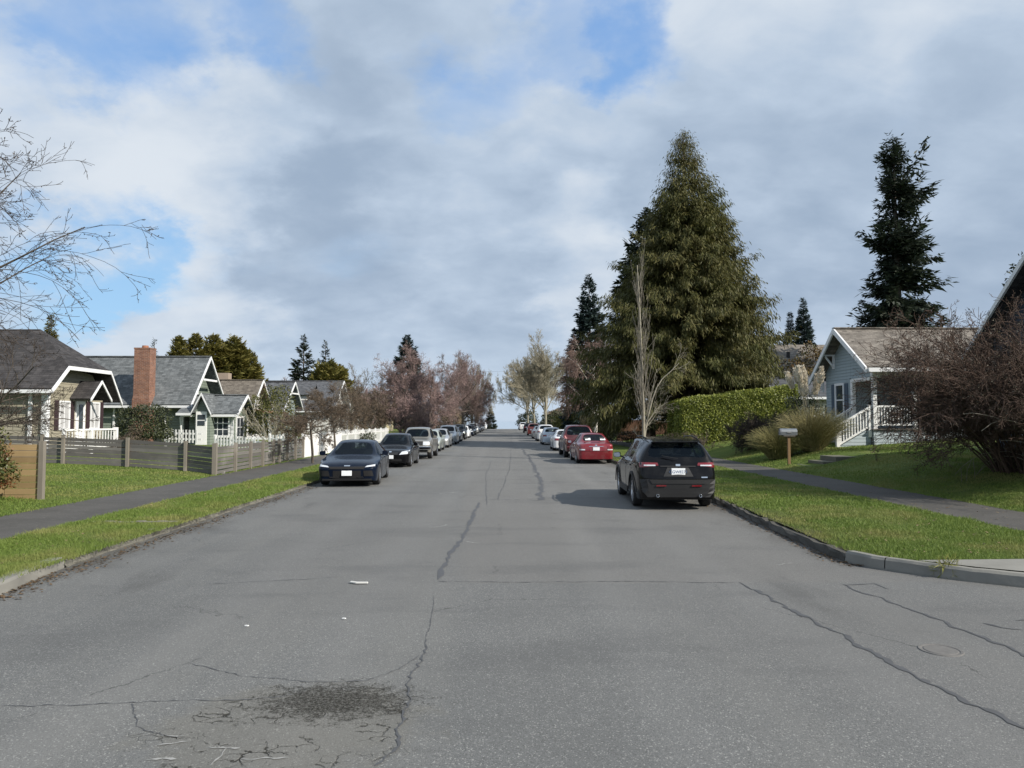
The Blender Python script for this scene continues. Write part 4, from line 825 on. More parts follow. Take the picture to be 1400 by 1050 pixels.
pampas('clump of pampas grass with pale plumes behind the mailbox', 12.45, 29.6, .8, 1.6, 2600, 13, 3, pl_m)
pampas('shorter olive clump of pampas grass left of the plumed one', 11.05, 29.6, .8, 1.2, 1900, 0, 4, leafmat('pampas_leaf_b', (.15, .15, .055), (.34, .30, .13), None, .6))
leafy('grass_tuft', 'weed tuft growing from the right corner kerb', G(1292, 788).x, G(1292, 790).y+.02, .15, .07, .19, MT['yelleaf'], 120, 160, .13, .07, bz=.0, stems=3, cat_='plant')
# ------------------------------------------------------------------ houses
MT['tan'] = siding('tan_siding', (.30, .275, .205), .15)
MT['green'] = siding('sage_siding', (.185, .222, .185), .16)
MT['bluegrey'] = siding('blue_grey_siding', (.31, .37, .395), .14)
MT['whites'] = siding('white_siding', (.66, .66, .63), .14)
MT['cream'] = siding('cream_siding', (.52, .46, .30), .16)
MT['navy'] = siding('navy_siding', (.05, .065, .09), .15)
MT['r_dark'] = shingle('dark_shingle', (.036, .034, .035), (.062, .058, .058), var=.3)
MT['r_grey'] = shingle('grey_green_shingle', (.085, .095, .10), (.15, .16, .165))
MT['r_taupe'] = shingle('taupe_shingle', (.105, .090, .075), (.175, .155, .13))
MT['r_brown'] = shingle('brown_shingle', (.12, .105, .09), (.205, .185, .16))
MT['r_slate'] = shingle('slate_shingle', (.060, .064, .072), (.115, .12, .13))
MT['brick'] = brick('chimney_brick', (.16, .065, .040), (.26, .115, .065))
MT['shutter'] = plain('maroon_shutter', (.035, .018, .022), .6)
MT['bshutter'] = plain('blue_shutter', (.06, .09, .13), .6)
MT['curtain'] = plain('curtain', (.40, .40, .40), .8, .25, 5)
MT['dkwood'] = plain('porch_floor', (.12, .11, .10), .8, .3, 3)
def window(parent, c, wd, ht, face, bars=(0, 0), trim=.1, name='window', mat='white', pane='pane', meet=False, pm='pane'):
    """face: '-y' or '+x' or '-x', the way the window looks; c: centre on the wall plane"""
    c = Vector(c); n = {'-y': Vector((0, -1, 0)), '+x': Vector((1, 0, 0)), '-x': Vector((-1, 0, 0))}[face]; u = Vector((0, 0, 1)).cross(n)
    f = MB(); Z = Vector((0, 0, 1))
    def blk(m_, u0, u1, z0, z1, d0, d1):
        p = [c+u*u0+Z*z0, c+u*u1+Z*z0, c+u*u1+Z*z1, c+u*u0+Z*z1]; m_.prism([q+n*d0 for q in p], n*(d1-d0))
    a, h = wd/2, ht/2
    blk(f, -a-trim, -a, -h-trim, h+trim, -.02, .05); blk(f, a, a+trim, -h-trim, h+trim, -.02, .05); blk(f, -a, a, h, h+trim, -.02, .048); blk(f, -a, a, -h-trim, -h, -.02, .06)
    nx, nz = bars
    for i in range(1, nx+1): blk(f, -a+wd*i/(nx+1)-.018, -a+wd*i/(nx+1)+.018, -h, h, -.02, .028)
    for i in range(1, nz+1): blk(f, -a, a, -h+ht*i/(nz+1)-.018, -h+ht*i/(nz+1)+.018, -.02, .026)
    if meet: blk(f, -a, a, -.03, .03, -.02, .036)
    fo = f.build(name, MT[mat], parent); p = MB(); blk(p, -a, a, -h, h, -.018, .012); p.build(pane, MT[pm], fo)
    return fo
def gable_x(parent, x0, x1, yn, yr, yf, zn, zr, zf, zb, wallm, roofm, over=.5, rake=.6, t=.16, wn=.5, wf=.5, trim='white', side=1, wallname='wall', hidefar=False):
    """gabled block, ridge along x; x1 is the gable towards the street, roof reaching it, wall set back by `rake`"""
    wx = x1-side*rake; wyn = yn+wn; wyf = yf-wf; bx = x0
    sn = (zr-zn)/(yr-yn); sf = (zr-zf)/(yf-yr); d = .12
    w_ = MB(); w_.prism([(wx, wyn, zb), (wx, wyf, zb), (wx, wyf, zr-(wyf-yr)*sf-d), (wx, yr, zr-d), (wx, wyn, zr-(yr-wyn)*sn-d)], (bx+side*.3-wx, 0, 0)); w_.build(wallname, MT[wallm], parent)
    r_ = MB(); r_.slab([(bx, yn, zn), (x1, yn, zn), (x1, yr, zr), (bx, yr, zr)], t*.6); r_.slab([(bx, yf, zf), (x1, yf, zf), (x1, yr, zr), (bx, yr, zr)], t*.6)
    r_.bar((bx, yr, zr+.02), (x1, yr, zr+.02), .22, .05)
    ro_ = r_.build('roof', MT[roofm], parent)
    f = MB(); e = side*.025                                        # rake boards and gutters
    q = lambda y, z, dz: (x1+e, y, z+dz)
    f.prism([q(yn-.04, zn-.03, -.15), q(yn-.04, zn-.03, .0), q(yr, zr, .01), q(yr, zr, -.17)], (-side*.07, 0, 0)); f.prism([q(yf+.04, zf-.03, -.15), q(yf+.04, zf-.03, 0), q(yr, zr, .01), q(yr, zr, -.17)], (-side*.07, 0, 0))
    f.build('rake_board', MT[trim], parent)
    g = MB(); g.box((min(bx, x1), yn-.13, zn-.20), (max(bx, x1)-(.08 if side > 0 else 0), yn-.005, zn-.06) if side > 0 else (max(bx, x1), yn-.005, zn-.06)); g.build('gutter', MT[trim], parent)
    return ro_
def cornerboard(parent, x, y, z0, z1, w=.12):
    MB().box((x-w/2, y-w/2, z0), (x+w/2, y+w/2, z1)).build('corner_board', MT['white'], parent)
# tan house, clipped gable
gz = .5
h = thing('house', 'tan house with dark clipped gable roof and maroon shutters, nearest on the left', 'house', (-24, 32, gz))
w_ = MB(); w_.prism([(-18.7, 30, .3), (-18.7, 34.2, .3), (-18.7, 34.2, 3.0), (-18.7, 33.3, 3.95), (-18.7, 31.0, 4.2), (-18.7, 30.0, 3.35)], (-16.5, 0, 0)); w_.build('wall', MT['tan'], h)
r_ = MB(); RD = [(-35.5, 29.5, 3.2), (-18.1, 29.5, 3.2), (-18.1, 30.54, 4.15), (-20.6, 32.5, 5.95), (-35.5, 32.5, 5.95)]
r_.slab(RD, .1); r_.slab([(-18.1, 30.54, 4.15), (-18.1, 33.74, 4.15), (-20.6, 32.5, 5.95)], .1); r_.slab([(-35.5, 34.7, 2.8), (-18.1, 34.7, 2.8), (-18.1, 33.74, 4.15), (-20.6, 32.5, 5.95), (-35.5, 32.5, 5.95)], .1)
r_.build('roof', MT['r_dark'], h)
f = MB(); X0 = -18.07
for a, c in [((29.42, 3.15), (30.54, 4.17)), ((30.54, 4.17), (33.74, 4.17)), ((33.74, 4.17), (34.78, 2.75))]:
    f.prism([(X0, a[0], a[1]-.16), (X0, c[0], c[1]-.16), (X0, c[0], c[1]), (X0, a[0], a[1])], (-.07, 0, 0))
f.build('rake_board', MT['white'], h)
MB().box((-35.5, 29.36, 3.0), (-18.16, 29.49, 3.14)).build('gutter', MT['white'], h)
cornerboard(h, -18.7, 30.0, .4, 3.3, .22); MB().box((-19.35, 29.9, .4), (-19.22, 29.99, 3.1)).build('downspout', MT['white'], h)
window(h, (-21.3, 30, 2.05), .9, 1.2, '-y', (0, 0), .13, meet=True)
for yy, wd in ((31.25, .62), (33.55, .62)):
    window(h, (-18.7, yy, 2.12), wd, 1.1, '+x', (1, 0), .07, pm='curtain')
    for s in (-1, 1): MB().box((-18.72, yy+s*(wd/2+.24)-.13, 1.5), (-18.66, yy+s*(wd/2+.24)+.13, 2.75)).build('shutter', MT['shutter'], h)
d = MB().box((-18.72, 32.05, .75), (-18.65, 32.75, 2.75)).build('door', MT['white2'], h); MB().box((-18.66, 32.25, 1.5), (-18.63, 32.55, 2.6)).build('pane', MT['pane'], d)
hd = MB(); hd.slab([(-18.7, 31.6, 2.85), (-17.75, 31.6, 2.85), (-17.75, 32.4, 3.65), (-18.7, 32.4, 3.65)], .07); hd.slab([(-18.7, 33.2, 2.85), (-17.75, 33.2, 2.85), (-17.75, 32.4, 3.65), (-18.7, 32.4, 3.65)], .07)
ho = hd.build('entry_hood', MT['r_dark'], h); hb = MB()
for y0 in (31.57, 33.23): hb.prism([(-17.73, y0, 2.72), (-17.73, y0, 2.84), (-17.73, 32.4, 3.66), (-17.73, 32.4, 3.54)], (-.05, 0, 0))
hb.build('trim', MT['white'], ho)
pr = MB(); pr.box((-18.68, 30.05, .4), (-17.5, 33.9, .62)); pr.build('porch', MT['dkwood'], h)
rl = MB(); rl.bar((-17.5, 29.3, 1.52), (-17.5, 33.2, 1.52), .09, .07); rl.bar((-17.5, 29.3, .78), (-17.5, 33.2, .78), .06, .06)
for i in range(17): rl.box((-17.515, 29.38+i*.225, .8), (-17.485, 29.41+i*.225, 1.5))
for y0 in (29.3, 31.2, 33.2): rl.box((-17.56, y0-.06, .45), (-17.44, y0+.06, 1.6))
rl.build('porch_railing', MT['white2'], h)
# green house with brick chimney
h = thing('house', 'sage green house with steep grey roof and tall brick chimney', 'house', (-23, 45, .5))
gable_x(h, -29, -18.4, 43.2, 45.9, 48.2, 2.85, 5.9, 3.4, .3, 'green', 'r_grey', rake=.75, wn=.55, wf=.4)
MB().box((-18.5, 44.85, 4.35), (-18.38, 46.9, 4.47)).build('gable_tie', MT['white'], h)
window(h, (-19.15, 45.5, 4.0), .45, .8, '+x', (0, 1), .08)
cornerboard(h, -19.15, 43.75, .4, 3.2, .14); cornerboard(h, -23.2, 43.72, .4, 2.9, .1)
ch = MB(); ch.box((-21.78, 42.95, .3), (-20.78, 43.72, 3.1)); ch.hexa([(-21.78, 42.95, 3.1), (-20.78, 42.95, 3.1), (-20.78, 43.72, 3.1), (-21.78, 43.72, 3.1)], [(-21.73, 42.98, 3.4), (-20.81, 42.98, 3.4), (-20.81, 43.72, 3.4), (-21.73, 43.72, 3.4)]); ch.box((-21.73, 42.98, 3.4), (-20.81, 43.72, 6.1)); ch.box((-21.75, 42.96, 6.1), (-20.79, 43.74, 6.18))
co_ = ch.build('chimney', MT['brick'], h); MB().lathe((-21.27, 43.35, 6.17), (0, 0, 1), [(0, .19), (.16, .17), (.16, .13), (0, .12)], 12).build('chimney_pot', plain('clay_pot', (.30, .13, .075), .85), co_)
ds = MB(); ds.tube([(-20.3, 43.1, 2.7), (-20.15, 43.35, 2.45), (-20.15, 43.66, 2.2), (-20.15, 43.66, .5)], .05, 6); ds.tube([(-19.0, 43.1, 2.1), (-19.0, 43.35, .5)], .05, 6); ds.build('downspout', MT['white'], h)
# vestibule and bay
v_ = MB(); v_.box((-18.0, 42.75, .3), (-17.12, 44.0, 2.45)); v_.prism([(-18.0, 42.75, 2.45), (-17.12, 42.75, 2.45), (-17.55, 42.75, 3.3)], (0, 1.2, 0)); v_.build('vestibule', MT['green'], h)
vr = MB(); vr.slab([(-18.1, 42.45, 2.38), (-18.1, 44.3, 2.38), (-17.55, 44.3, 3.5), (-17.55, 42.45, 3.5)], .06); vr.slab([(-16.98, 42.45, 2.30), (-16.98, 44.3, 2.30), (-17.55, 44.3, 3.5), (-17.55, 42.45, 3.5)], .06); vr.slab([(-18.95, 42.45, 2.35), (-18.1, 42.45, 2.35), (-18.1, 43.9, 3.05), (-18.95, 43.9, 3.05)], .06); vr.build('roof', MT['r_grey'], h)
vt = MB()
vt.prism([(-18.13, 42.43, 2.24), (-18.13, 42.43, 2.36), (-17.55, 42.43, 3.52), (-17.55, 42.43, 3.36)], (0, .04, 0)); vt.prism([(-16.95, 42.43, 2.16), (-16.95, 42.43, 2.28), (-17.55, 42.43, 3.52), (-17.55, 42.43, 3.36)], (0, .04, 0)); vt.box((-18.98, 42.42, 2.2), (-18.15, 42.5, 2.34)); vt.build('rake_board', MT['white'], h)
d = MB().box((-17.92, 42.68, .5), (-17.30, 42.76, 2.42)).build('door', MT['white2'], h)
dp = MB()
for zz in (1.75, 2.1): dp.box((-17.82, 42.66, zz-.14), (-17.40, 42.685, zz+.14))
dp.build('pane', MT['pane'], d)
gable_x(h, -18.9, -15.6, 43.0, 44.6, 46.1, 2.32, 3.45, 2.32, .3, 'green', 'r_grey', rake=.45, wn=.4, wf=.35, wallname='bay')
window(h, (-16.78, 43.4, 1.55), .95, 1.05, '-y', (2, 2), .13)
cornerboard(h, -16.07, 43.42, .4, 2.4, .12); window(h, (-16.05, 44.55, 1.5), 1.1, 1.1, '+x', (1, 1), .12)
# taupe roofed house
h = thing('house', 'house with taupe roof, white gable and a stub of brick chimney', 'house', (-23, 56, .5))
gable_x(h, -29, -18.4, 53.4, 56, 58.2, 2.5, 5.0, 2.9, .3, 'whites', 'r_taupe', rake=.6)
MB().box((-22.1, 56.2, 4.7), (-21.2, 56.9, 5.55)).build('chimney', plain('painted_chimney', (.30, .24, .19), .9, .2, 3), h)
window(h, (-19.0, 55.9, 3.3), .6, .8, '+x', (0, 1), .1); window(h, (-19.0, 54.8, 1.6), .9, 1.2, '+x', (0, 1), .1); window(h, (-19.0, 57, 1.6), .9, 1.2, '+x', (0, 1), .1); window(h, (-21, 53.9, 1.6), .9, 1.1, '-y', (0, 1), .1)
pc_ = MB(); pc_.box((-19, 54.0, .35), (-17.2, 57.6, .7)); 
for y0 in (54.2, 56, 57.4): pc_.box((-17.4, y0, .7), (-17.26, y0+.14, 2.5))
pc_.build('porch', MT['white'], h); MB().slab([(-19, 53.8, 2.75), (-17, 53.8, 2.5), (-17, 57.8, 2.5), (-19, 57.8, 2.75)], .08).build('porch_roof', plain('rust_roof', (.24, .085, .045), .8, .25, 3), h)
# slate gabled house
h = thing('house', 'grey gabled house with small white trimmed gable, behind the olive shrub', 'house', (-23, 64, .5))
gable_x(h, -27, -18.4, 61.3, 64.5, 67, 2.8, 5.3, 3.0, .3, 'bluegrey', 'r_slate')
MB().box((-18.5, 63.2, 4.2), (-18.38, 65.6, 4.32)).build('gable_tie', MT['white'], h); window(h, (-19, 64.4, 3.5), .6, .7, '+x', (0, 0), .1); window(h, (-19, 63, 1.6), .9, 1.2, '+x', (0, 1), .1); window(h, (-21.2, 61.8, 1.7), 1, 1.1, '-y', (0, 1), .1)
# long dark roof
h = thing('house', 'house with long dark slate roof, small dormer and white columned porch', 'house', (-26, 84, .5))
gable_x(h, -38, -18.4, 79.2, 84, 88.5, 3.0, 6.45, 3.1, .3, 'whites', 'r_slate', rake=.8)
dm = MB(); dm.prism([(-21.6, 80.8, 4.1), (-21.6, 83.4, 4.1), (-21.6, 83.2, 5.0), (-21.6, 82.1, 5.75), (-21.6, 81.0, 5.0)], (-3.5, 0, 0)); do_ = dm.build('dormer', MT['whites'], h)
dr = MB(); dr.slab([(-25.5, 80.5, 4.75), (-21.1, 80.5, 4.75), (-21.1, 82.1, 6.0), (-25.5, 82.1, 6.0)], .1); dr.slab([(-25.5, 83.7, 4.75), (-21.1, 83.7, 4.75), (-21.1, 82.1, 6.0), (-25.5, 82.1, 6.0)], .1); dr.build('roof', MT['r_slate'], do_)
pc_ = MB(); pc_.box((-19.2, 79.6, .35), (-17, 88, .8))
for y0 in (79.8, 82, 84, 86, 87.8): pc_.box((-17.3, y0, .8), (-17.05, y0+.25, 3.0))
pc_.box((-19.2, 79.6, 2.95), (-17, 88, 3.2)); pc_.build('porch', MT['white2'], h)
for yy in (81.5, 86): window(h, (-19.2, yy, 1.9), 1.2, 1.3, '+x', (1, 0), .12)
window(h, (-22, 79.7, 1.8), 1.2, 1.2, '-y', (0, 1), .12)
h = thing('house', 'cream house half hidden under the pinkish plum trees', 'house', (-19, 101, .5))
gable_x(h, -25, -15.2, 96, 100, 104, 2.7, 5.6, 2.7, .3, 'cream', 'r_taupe', rake=.5); window(h, (-15.7, 100, 1.9), 1.2, 1.2, '+x', (1, 0), .12); window(h, (-18, 96.5, 1.7), 1.1, 1.1, '-y', (0, 1), .12)
h = thing('house', 'small pale house under the twigs near the far left end of the street', 'house', (-15, 130, .5))
gable_x(h, -22, -13.5, 127, 130, 133, 2.6, 4.8, 2.6, .3, 'whites', 'r_slate'); window(h, (-14.1, 130, 1.9), 1.2, 1.2, '+x', (1, 0), .12)
# blue grey house on the right
h = thing('house', 'blue grey bungalow with brown roof, white brackets and porch on the right', 'house', (20, 33, .8))
X0 = 15.0; zb = .55; wx = 15.6
sn = (6.1-4.15)/2.9; sf = (6.1-3.9)/2.7
gz_ = lambda y: (6.1-(33.1-y)*sn if y < 33.1 else 6.1-(y-33.1)*sf)-.12
w_ = MB()
w_.prism([(wx, 32.6, zb), (wx, 35.3, zb), (wx, 35.3, gz_(35.3)), (wx, 33.1, gz_(33.1)), (wx, 30.8, gz_(30.8)), (wx, 30.8, 3.72), (wx, 32.6, 3.72)], (.16, 0, 0))
w_.box((18.6, 30.8, zb), (27.5, 30.98, 4.3)); w_.box((18.45, 30.98, zb), (18.61, 32.62, 3.9)); w_.box((wx+.16, 32.62, zb), (18.6, 32.78, 3.9)); w_.box((wx+.16, 35.14, zb), (27.5, 35.3, 4.0)); w_.box((27.34, 30.98, zb), (27.5, 35.14, 4.0))
w_.build('wall', MT['bluegrey'], h)
r_ = MB(); r_.slab([(X0, 30.2, 4.15), (28.2, 30.2, 4.15), (28.2, 33.1, 6.1), (X0, 33.1, 6.1)], .09); r_.slab([(X0, 35.8, 3.9), (28.2, 35.8, 3.9), (28.2, 33.1, 6.1), (X0, 33.1, 6.1)], .09); r_.bar((X0, 33.1, 6.12), (28.2, 33.1, 6.12), .24, .05); r_.build('roof', MT['r_brown'], h)
f = MB(); xe = X0-.025
f.prism([(xe, 30.14, 3.88), (xe, 30.14, 4.12), (xe, 33.1, 6.12), (xe, 33.1, 5.86)], (.07, 0, 0)); f.prism([(xe, 35.86, 3.62), (xe, 35.86, 3.86), (xe, 33.1, 6.12), (xe, 33.1, 5.86)], (.07, 0, 0)); f.build('rake_board', MT['white'], h)
MB().box((X0+.08, 30.05, 3.92), (28.2, 30.19, 4.09)).build('gutter', MT['white'], h)
for yy, zz in ((34.35, 5.08), (35.55, 4.05), (31.6, 5.05)):
    bk = MB(); bk.box((X0+.04, yy-.05, zz-.14), (wx, yy+.05, zz-.02)); bk.box((wx-.09, yy-.045, zz-.75), (wx-.002, yy+.045, zz-.14)); bk.bar((X0+.16, yy, zz-.16), (wx-.05, yy, zz-.68), .07); bk.build('bracket', MT['white'], h)
window(h, (wx, 33.85, 2.85), .72, 1.35, '-x', (0, 0), .11, meet=True)
for s in (-1, 1): MB().box((wx-.04, 33.85+s*.66-.16, 2.1), (wx+.02, 33.85+s*.66+.16, 3.6)).build('shutter', MT['bshutter'], h)
po = MB(); po.box((15.55, 30.72, .6), (18.45, 32.6, 1.5)); po.build('porch', MT['bluegrey'], h); MB().box((15.5, 30.66, 1.5), (18.45, 32.6, 1.56)).build('porch_floor', MT['dkwood'], h)
pt = MB(); pt.box((15.58, 30.76, 1.56), (15.74, 30.92, 3.72)); pt.box((17.3, 30.76, 1.56), (17.44, 30.92, 3.72)); pt.box((15.56, 30.74, 3.72), (18.6, 30.94, 3.96)); pt.box((15.54, 30.94, 3.60), (15.6, 32.55, 3.76)); pt.box((15.53, 32.5, 1.56), (15.68, 32.68, 3.74)); pt.build('porch_post', MT['white2'], h)
rl = MB(); rl.bar((15.74, 30.84, 2.5), (17.3, 30.84, 2.5), .1, .08); rl.bar((15.74, 30.84, 1.72), (17.3, 30.84, 1.72), .06, .06)
for i in range(12): rl.box((15.82+i*.12, 30.82, 1.74), (15.86+i*.12, 30.86, 2.47))
rl.build('porch_railing', MT['white2'], h)
stp = MB()
for i in range(4): stp.box((15.5-.30*(i+1), 30.95, .4), (15.5-.30*i, 32.3, 1.32-.2*i))
stp.build('porch_steps', MT['conc'], h)
for yy in (30.88, 32.38):
    rl = MB(); rl.box((14.02, yy-.07, .55), (14.16, yy+.07, 1.78)); rl.box((15.40, yy-.06, 1.2), (15.52, yy+.06, 2.58)); rl.bar((14.09, yy, 1.66), (15.46, yy, 2.46), .1, .09); rl.bar((14.09, yy, .86), (15.46, yy, 1.66), .07, .07)
    for i in range(10):
        xx = 14.22+i*.122; zz = .88+(xx-14.09)*.584; rl.box((xx-.022, yy-.022, zz), (xx+.022, yy+.022, zz+.77))
    if yy < 31: sk = MB(); sk.prism([(14.15, yy, .55), (15.5, yy, .55), (15.5, yy, 1.58), (14.15, yy, .8)], (0, .03, 0)); sk.build('stair_skirt', MT['bluegrey'], h)
    rl.build('stair_railing', MT['white2'], h)
mbx = MB().box((16.3, 32.5, 2.45), (16.75, 32.62, 2.75)).build('wall_mailbox', MT['blackp'], h)
d = MB().box((18.4, 31.2, 1.56), (18.46, 32.1, 3.5)).build('door', MT['bshutter'], h); MB().box((18.37, 31.4, 2.4), (18.405, 31.9, 3.3)).build('pane', MT['pane'], d)
window(h, (20.4, 30.8, 2.9), 1.4, 1.2, '-y', (1, 0), .12)
MB().box((22.6, 33.3, 6.0), (22.75, 33.45, 6.9)).build('vent_pipe', MT['greyp'], h)
# dark blue house at the right edge
h = thing('house', 'dark blue gabled house cut off by the right edge', 'house', (19, 19, .8))
gable_x(h, 27, 14.8, 14.6, 19, 23.4, 3.95, 7.95, 4.0, .5, 'navy', 'r_dark', rake=.6, side=-1, wn=.6, wf=.6)
window(h, (15.4, 19, 4.9), .9, 1.1, '-x', (0, 1), .1); window(h, (15.4, 17, 2.2), 1.2, 1.3, '-x', (1, 0), .1); window(h, (15.4, 21, 2.2), 1.2, 1.3, '-x', (1, 0), .1)
# white garage and the hip roofed house behind the hedge
h = thing('garage', 'small white sided outbuilding with grey roof behind the pampas grass', 'garage', (20, 45, 1))
gable_x(h, 25, 16.4, 42.8, 47.2, 51, 3.35, 4.75, 3.3, .6, 'whites', 'r_slate', rake=.7, side=-1); window(h, (19.4, 43.3, 2.4), .8, .8, '-y', (1, 0), .1)
h = thing('house', 'house with pale hip roof showing between the huge cedar and the spruces', 'house', (27, 68, 1.5))
MB().box((20, 62, .8), (36, 74, 5.2)).build('wall', MT['whites'], h)
r_ = MB(); e = [(19.4, 61.4, 5.2), (36.6, 61.4, 5.2), (36.6, 74.6, 5.2), (19.4, 74.6, 5.2)]; rg_ = [(25.0, 68, 9.0), (31, 68, 9.0)]
r_.slab([e[0], e[1], rg_[1], rg_[0]], .1); r_.slab([e[3], e[2], rg_[1], rg_[0]], .1); r_.slab([e[0], e[3], rg_[0]], .1); r_.slab([e[1], e[2], rg_[1]], .1); r_.build('roof', MT['r_brown'], h)
MB().tube([(25.6, 65.6, 7.4), (25.6, 65.6, 8.1)], .16, 8).build('roof_vent', MT['blackp'], h); window(h, (24, 62, 3.4), 1.4, 1.2, '-y', (1, 0), .12); window(h, (30, 62, 3.4), 1.4, 1.2, '-y', (1, 0), .12)
# ------------------------------------------------------------------ fences
MT['weath'] = wood('weathered_boards', (.112, .106, .100), (.255, .242, .224))
MT['weathp'] = wood('weathered_post', (.19, .17, .14), (.30, .275, .235), axis=1)
MT['gold'] = wood('new_cedar_boards', (.35, .245, .12), (.48, .35, .19))
MT['brfence'] = wood('brown_fence_boards', (.085, .045, .028), (.14, .075, .048), axis=1)
fn = thing('fence', 'weathered grey horizontal board fence round the corner yard', 'fence', (-9.3, 23.5, .15)); rg = random.Random(5)
def run(pts, hgt, nb=7, gaps=True, bh=.12, step=None, boards='board_panel'):
    for (xa, ya), (xb, yb) in zip(pts[:-1], pts[1:]):
        za, zb_ = float(zat(xa, ya)), float(zat(xb, yb)); d = (Vector((xb, yb, 0))-Vector((xa, ya, 0))).normalized(); m_ = MB()
        s = Vector((-d.y, d.x, 0))*.012
        for k_ in range(nb):
            g0 = .03+k_*(hgt-.05)/nb; hh = (hgt-.05)/nb-(rg.choice([.008, .012, .03, .02]) if gaps else .004)
            j = rg.uniform(-.008, .008)
            lo_ = [Vector((xa, ya, za+g0+j))-s, Vector((xb, yb, zb_+g0+rg.uniform(-.008, .008)))-s]
            m_.hexa([lo_[0], lo_[1], lo_[1]+s*2, lo_[0]+s*2], [q+Vector((0, 0, hh)) for q in (lo_[0], lo_[1], lo_[1]+s*2, lo_[0]+s*2)])
        m_.build(boards, MT['weath'], fn)
fx = [(-15.6, 24.9), (-14.8, 24.8), (-12.55, 24.6), (-10.45, 24.2), (-9.28, 23.6)]
fy = [(-9.28, 23.6), (-9.3, 25.3), (-9.3, 26.8), (-9.32, 28.2), (-9.34, 29.6), (-9.36, 30.4), (-9.38, 31.6), (-9.4, 32.9), (-9.42, 34.2)]
run([(-23, 25.3), (-20.5, 25.2), (-18, 25.1), (-15.6, 24.9)]+fx[1:], .94); run(fy, .95)
for i, (x, y) in enumerate([(-20.5, 25.2), (-18, 25.1), (-15.6, 24.9)]+fx[1:]+fy[1:]):
    z = float(zat(x, y)); wd = .065 if (x, y) == fx[-1] else .045; yo = -.06 if y < 24.9 and x < -9.4 else 0; xo = .06 if x > -9.5 and (x, y) != fx[-1] else 0
    MB().box((x-wd+xo, y-wd+yo, z-.1), (x+wd+xo, y+wd+yo, z+(1.02 if wd > .05 else .99))).build('post', MT['weathp'], fn)
cz_ = MB(); cz_.box((-11.6, 24.17, .1), (-9.2, 24.30, .24)); cz_.build('footing', MT['conc'], fn)
fn2 = thing('fence', 'new golden board fence panel with a grey post at the left edge', 'fence', (-10.6, 15.9, .2)); m_ = MB()
y0 = 15.9; zz = .16
for k_ in range(9): m_.hexa([(-10.72, y0-.012-.006*(k_ % 2), zz+.02+k_*.135), (-10.0, y0-.012, zz+.02+k_*.135), (-10.0, y0+.012, zz+.02+k_*.135), (-10.72, y0+.012, zz+.02+k_*.135)], [(-10.72, y0-.02, zz+.145+k_*.135), (-10.0, y0-.02, zz+.145+k_*.135), (-10.0, y0+.006, zz+.145+k_*.135), (-10.72, y0+.006, zz+.145+k_*.135)])
for k_ in range(9): m_.box((-12.9, y0-.012+.0005*k_, zz+.02+k_*.135), (-10.74, y0+.012, zz+.148+k_*.135))
m_.build('board_panel', MT['gold'], fn2); MB().box((-10.0, y0-.055, .0), (-9.90, y0+.05, 1.46)).build('post', MT['weathp'], fn2)
# white fences
def pickets(name, label, a, b_, h_, wd=.07, gap=.075, rails=2, zoff=0., grp=None, pm=True):
    t = thing(name, label, 'fence', (a[0], a[1], float(zat(*a))), grp); a, b_ = Vector((a[0], a[1], 0)), Vector((b_[0], b_[1], 0)); d = (b_-a); L = d.length; d.normalize(); s = Vector((-d.y, d.x, 0))
    m_ = MB(); n = int(L/(wd+gap))
    for i in range(n):
        p = a+d*(i*(wd+gap)); z = float(zat(p.x, p.y))+zoff; q = p+d*wd
        m_.hexa([p-s*.007+Vector((0, 0, z+.06)), q-s*.007+Vector((0, 0, z+.06)), q+s*.007+Vector((0, 0, z+.06)), p+s*.007+Vector((0, 0, z+.06))], [p-s*.007+Vector((0, 0, z+h_)), q-s*.007+Vector((0, 0, z+h_)), q+s*.007+Vector((0, 0, z+h_)), p+s*.007+Vector((0, 0, z+h_))])
    m_.build('pickets', MT['white2'], t); r_ = MB()
    for k_ in range(rails):
        zz = .25+k_*(h_-.45)/max(1, rails-1); za = float(zat(a.x, a.y))+zoff+zz; zb_ = float(zat(b_.x, b_.y))+zoff+zz; r_.bar(a+s*.035+Vector((0, 0, za)), b_+s*.035+Vector((0, 0, zb_)), .04, .09)
    r_.build('rail', MT['white2'], t)
    for i in range(int(L/2.4)+1):
        p = a+d*min(i*2.4, L)+s*.09; z = float(zat(p.x, p.y)); MB().box((p.x-.05, p.y-.05, z-.1), (p.x+.05, p.y+.05, z+h_+zoff+.06)).build('post', MT['white2'], t)
    return t
pickets('picket_fence', 'short run of white pickets in front of the green house wall', (-18.0, 39.0), (-15.9, 38.6), .74, zoff=.2, gap=.11, wd=.09)
pickets('picket_fence', 'low white pickets seen over the grey board fence, below the green house bay', (-15.2, 38.5), (-12.4, 37.6), .66, zoff=.0, gap=.10, wd=.09)
pickets('picket_fence', 'white pickets rising just past the far end of the grey board fence', (-11.7, 36.5), (-9.6, 35.9), .90, gap=.10, wd=.09)
pickets('picket_fence', 'white slatted fence behind the black sedan along the left path', (-9.45, 42.2), (-9.45, 60), 1.12, wd=.06, gap=.14)
t = thing('fence', 'solid white board fence between the grey fence and the white slats', 'fence', (-9.42, 38, .15))
ya = 34.4
for i in range(3):
    y0 = ya+i*2.58; m_ = MB()
    for k_ in range(17): m_.box((-9.45, y0+k_*.15+.002, .2), (-9.42+.004*(k_ % 2), y0+k_*.15+.146, 1.16))
    m_.box((-9.47, y0, 1.16), (-9.39, y0+2.55, 1.25)); m_.box((-9.46, y0, .16), (-9.40, y0+2.55, .26)); m_.build('panel', MT['white2'], t)
for i in range(4): MB().box((-9.49, ya-.03+i*2.58-.06, .05), (-9.36, ya-.03+i*2.58+.06, 1.34)).build('post', MT['white2'], t)
